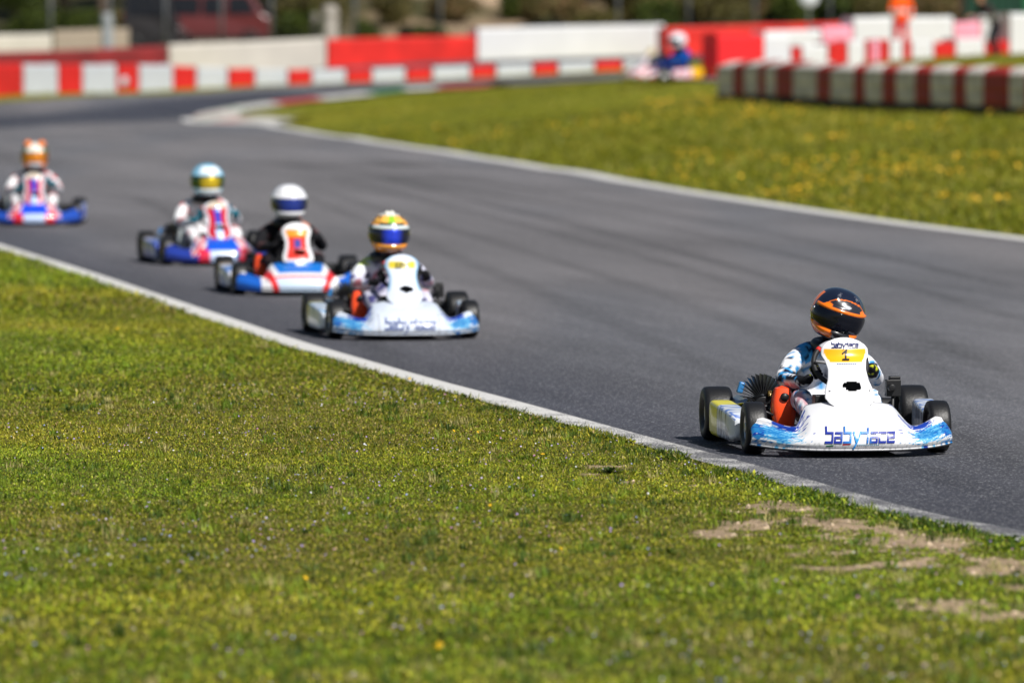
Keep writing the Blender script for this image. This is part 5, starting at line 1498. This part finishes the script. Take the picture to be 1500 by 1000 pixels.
# ================================================================== TREES AND SHRUBS
LEAF = mat("tree_leaf", attr=True, rough=.6, var=.05, transl=.25, spec=.25)
BARK = mat("bark", (.12, .085, .06, 1), rough=.9, var=.3, vscale=8, bump=.8, bscale=20)
def crown_mesh(name, parent, lobes, n, leaf, cols):
    w_ = np.array([l[3] * l[4] * l[5] for l in lobes]) ** .67; w_ /= w_.sum(); li = rng.choice(len(lobes), n, p=w_); Lb = np.array(lobes)[li]
    d = rng.normal(size=(n, 3)); d /= np.linalg.norm(d, axis=1)[:, None]
    r = rnd(n, .45, 1.0) ** .6 + rng.normal(size=n) * .05
    c = Lb[:, :3] + d * Lb[:, 3:6] * r[:, None]
    c = c[c[:, 2] > .05]; n = len(c)
    T = rng.normal(size=(n, 3)); T /= np.linalg.norm(T, axis=1)[:, None]; B = np.cross(T, rng.normal(size=(n, 3))); B /= np.linalg.norm(B, axis=1)[:, None]
    s_ = leaf * rnd(n, .6, 1.3)[:, None]
    V = np.stack([c - T * s_, c + B * s_ * .55, c + T * s_, c - B * s_ * .55], 1).reshape(-1, 3)
    col = np.array(cols)[rng.choice(len(cols), n)] * rnd(n, .7, 1.3)[:, None]
    C = np.repeat(np.concatenate([col, np.ones((n, 1))], 1), 4, 0)
    return npmesh(name, V, 4, C, LEAF, parent)
def shrub_proto(seed, cols):
    rng_l = random.Random(seed); R = empty("shrub")
    lobes = []
    for k in range(7):
        a = rng_l.uniform(0, 6.28); q = rng_l.uniform(0, .75)
        lobes.append((q * math.cos(a), q * math.sin(a), rng_l.uniform(.4, .95), rng_l.uniform(.35, .6), rng_l.uniform(.35, .6), rng_l.uniform(.3, .5)))
    crown_mesh("foliage", R, lobes, 2600, .085, cols)
    q = MB()
    for k in range(5):
        a = k * 1.3; q.tube([(0, 0, -.05), (.15 * math.cos(a), .15 * math.sin(a), .35), (.4 * math.cos(a), .4 * math.sin(a), .8)], [.04, .03, .012], 6)
    q.build("stem", BARK, R); return R
def tree_proto(seed, cols, h=6.0):
    rl = random.Random(seed); R = empty("tree"); lobes = []; q = MB()
    q.tube([(0, 0, -.2), (.05, 0, h * .2), (-.05, .05, h * .45), (.05, 0, h * .8)], [.2, .16, .12, .04], 10)
    for k in range(11):
        a = rl.uniform(0, 6.28); rr_ = rl.uniform(.3, 1.6); zz = rl.uniform(h * .28, h * .95); rr_ *= 1.2 - .6 * zz / h
        lobes.append((rr_ * math.cos(a), rr_ * math.sin(a), zz, rl.uniform(.7, 1.15), rl.uniform(.7, 1.15), rl.uniform(.5, .9)))
        q.tube([(0, 0, zz * .6), (rr_ * .5 * math.cos(a), rr_ * .5 * math.sin(a), zz * .8), (rr_ * math.cos(a), rr_ * math.sin(a), zz)], [.07, .045, .015], 6)
    crown_mesh("crown", R, lobes, 6500, .13, cols); q.build("trunk", BARK, R); return R
GRNS = [(.06, .09, .012), (.09, .115, .014), (.03, .05, .008)]
OLV = [(.12, .11, .025), (.08, .07, .02), (.16, .13, .05)]
DRK = [(.010, .018, .008), (.02, .03, .010)]
BRN = [(.24, .15, .07), (.17, .12, .055), (.14, .14, .04)]
sp_ = {'g': shrub_proto(1, GRNS), 'o': shrub_proto(2, OLV), 'b': shrub_proto(3, BRN), 'd': shrub_proto(4, DRK)}
tpp = {'g': tree_proto(5, GRNS), 'd': tree_proto(6, DRK)}
CN = {'g': 'mid-green', 'o': 'olive', 'b': 'brownish', 'd': 'dark green'}
used = {}
def put(kind, key, px, d, s_, rz, label, zs=1.0):
    pr = (sp_ if kind == 's' else tpp)[key]
    if (kind, key) not in used: o = pr; used[(kind, key)] = 1
    else: o = copy_tree(pr)
    X = (px - 750) / FPX * d
    o.location = (X, d, Hs(X, d) - .1); o.scale = (s_, s_, s_ * zs); o.rotation_euler = (0, 0, rz)
    tag(o, label, "shrub" if kind == 's' else "tree", "shrubs on the bank" if kind == 's' else "trees on the bank")
put('t', 'g', 25, 206, 1.0, .3, "green tree above the cream block at the far left")
put('t', 'd', 150, 207, 1.0, 1.3, "dark tree left of the black van")
put('t', 'g', 95, 212, 1.15, 2.2, "green tree between the far-left tree and the dark tree by the van")
put('t', 'd', 215, 214, 1.0, 2.9, "dark tree behind the black van")
put('t', 'g', 440, 208, 1.0, 4.0, "green tree right of the red van")
put('t', 'd', 500, 215, .95, 5.0, "dark tree behind the thick pale post")
put('t', 'd', 385, 216, .95, 5.6, "dark tree above the front of the red van")
put('t', 'g', 560, 214, .75, .9, "green tree above the bright red wall, left of the bare earth")
SH = [('g', 40, 197, 1.2), ('g', 118, 198, 1.1), ('o', 165, 199, .9), ('g', 430, 197, 1.0), ('o', 455, 201, 1.3), ('g', 540, 197, .7), ('d', 600, 193, .75), ('g', 640, 192, .85), ('o', 575, 205, 1.1), ('b', 668, 206, 1.0),
      ('o', 790, 204, 1.1), ('b', 835, 198, 1.2), ('o', 870, 194, 1.0), ('d', 812, 194, .8), ('o', 915, 203, 1.5), ('g', 955, 197, 1.1), ('b', 985, 204, 1.4), ('o', 1030, 198, 1.4), ('d', 1085, 204, 1.4), ('o', 1070, 195, 1.1), ('b', 1125, 199, 1.4),
      ('g', 1165, 197, 1.2), ('o', 1150, 206, 1.6), ('g', 1230, 199, 1.6), ('g', 1265, 205, 1.5), ('o', 1290, 197, 1.2), ('b', 1350, 200, 1.3), ('o', 1375, 205, 1.6), ('b', 1400, 196, 1.1), ('d', 1425, 203, 1.5), ('g', 760, 208, 1.2), ('d', 1205, 207, 1.5), ('o', 1000, 212, 1.7), ('o', 1320, 208, 1.6), ('g', 900, 212, 1.6)]
SH.sort(key=lambda q: q[1]); cnt = {}
for i, (k, px, d, s_) in enumerate(SH):
    cnt[k] = cnt.get(k, 0) + 1; c_ = cnt[k]
    put('s', k, px, d, s_, i * 1.9, f"{ORD[c_ - 1] if c_ <= 12 else 'thirteenth'} {CN[k]} bush from the left on the bank behind the walls", 1.15)
print("objects", len(bpy.data.objects))
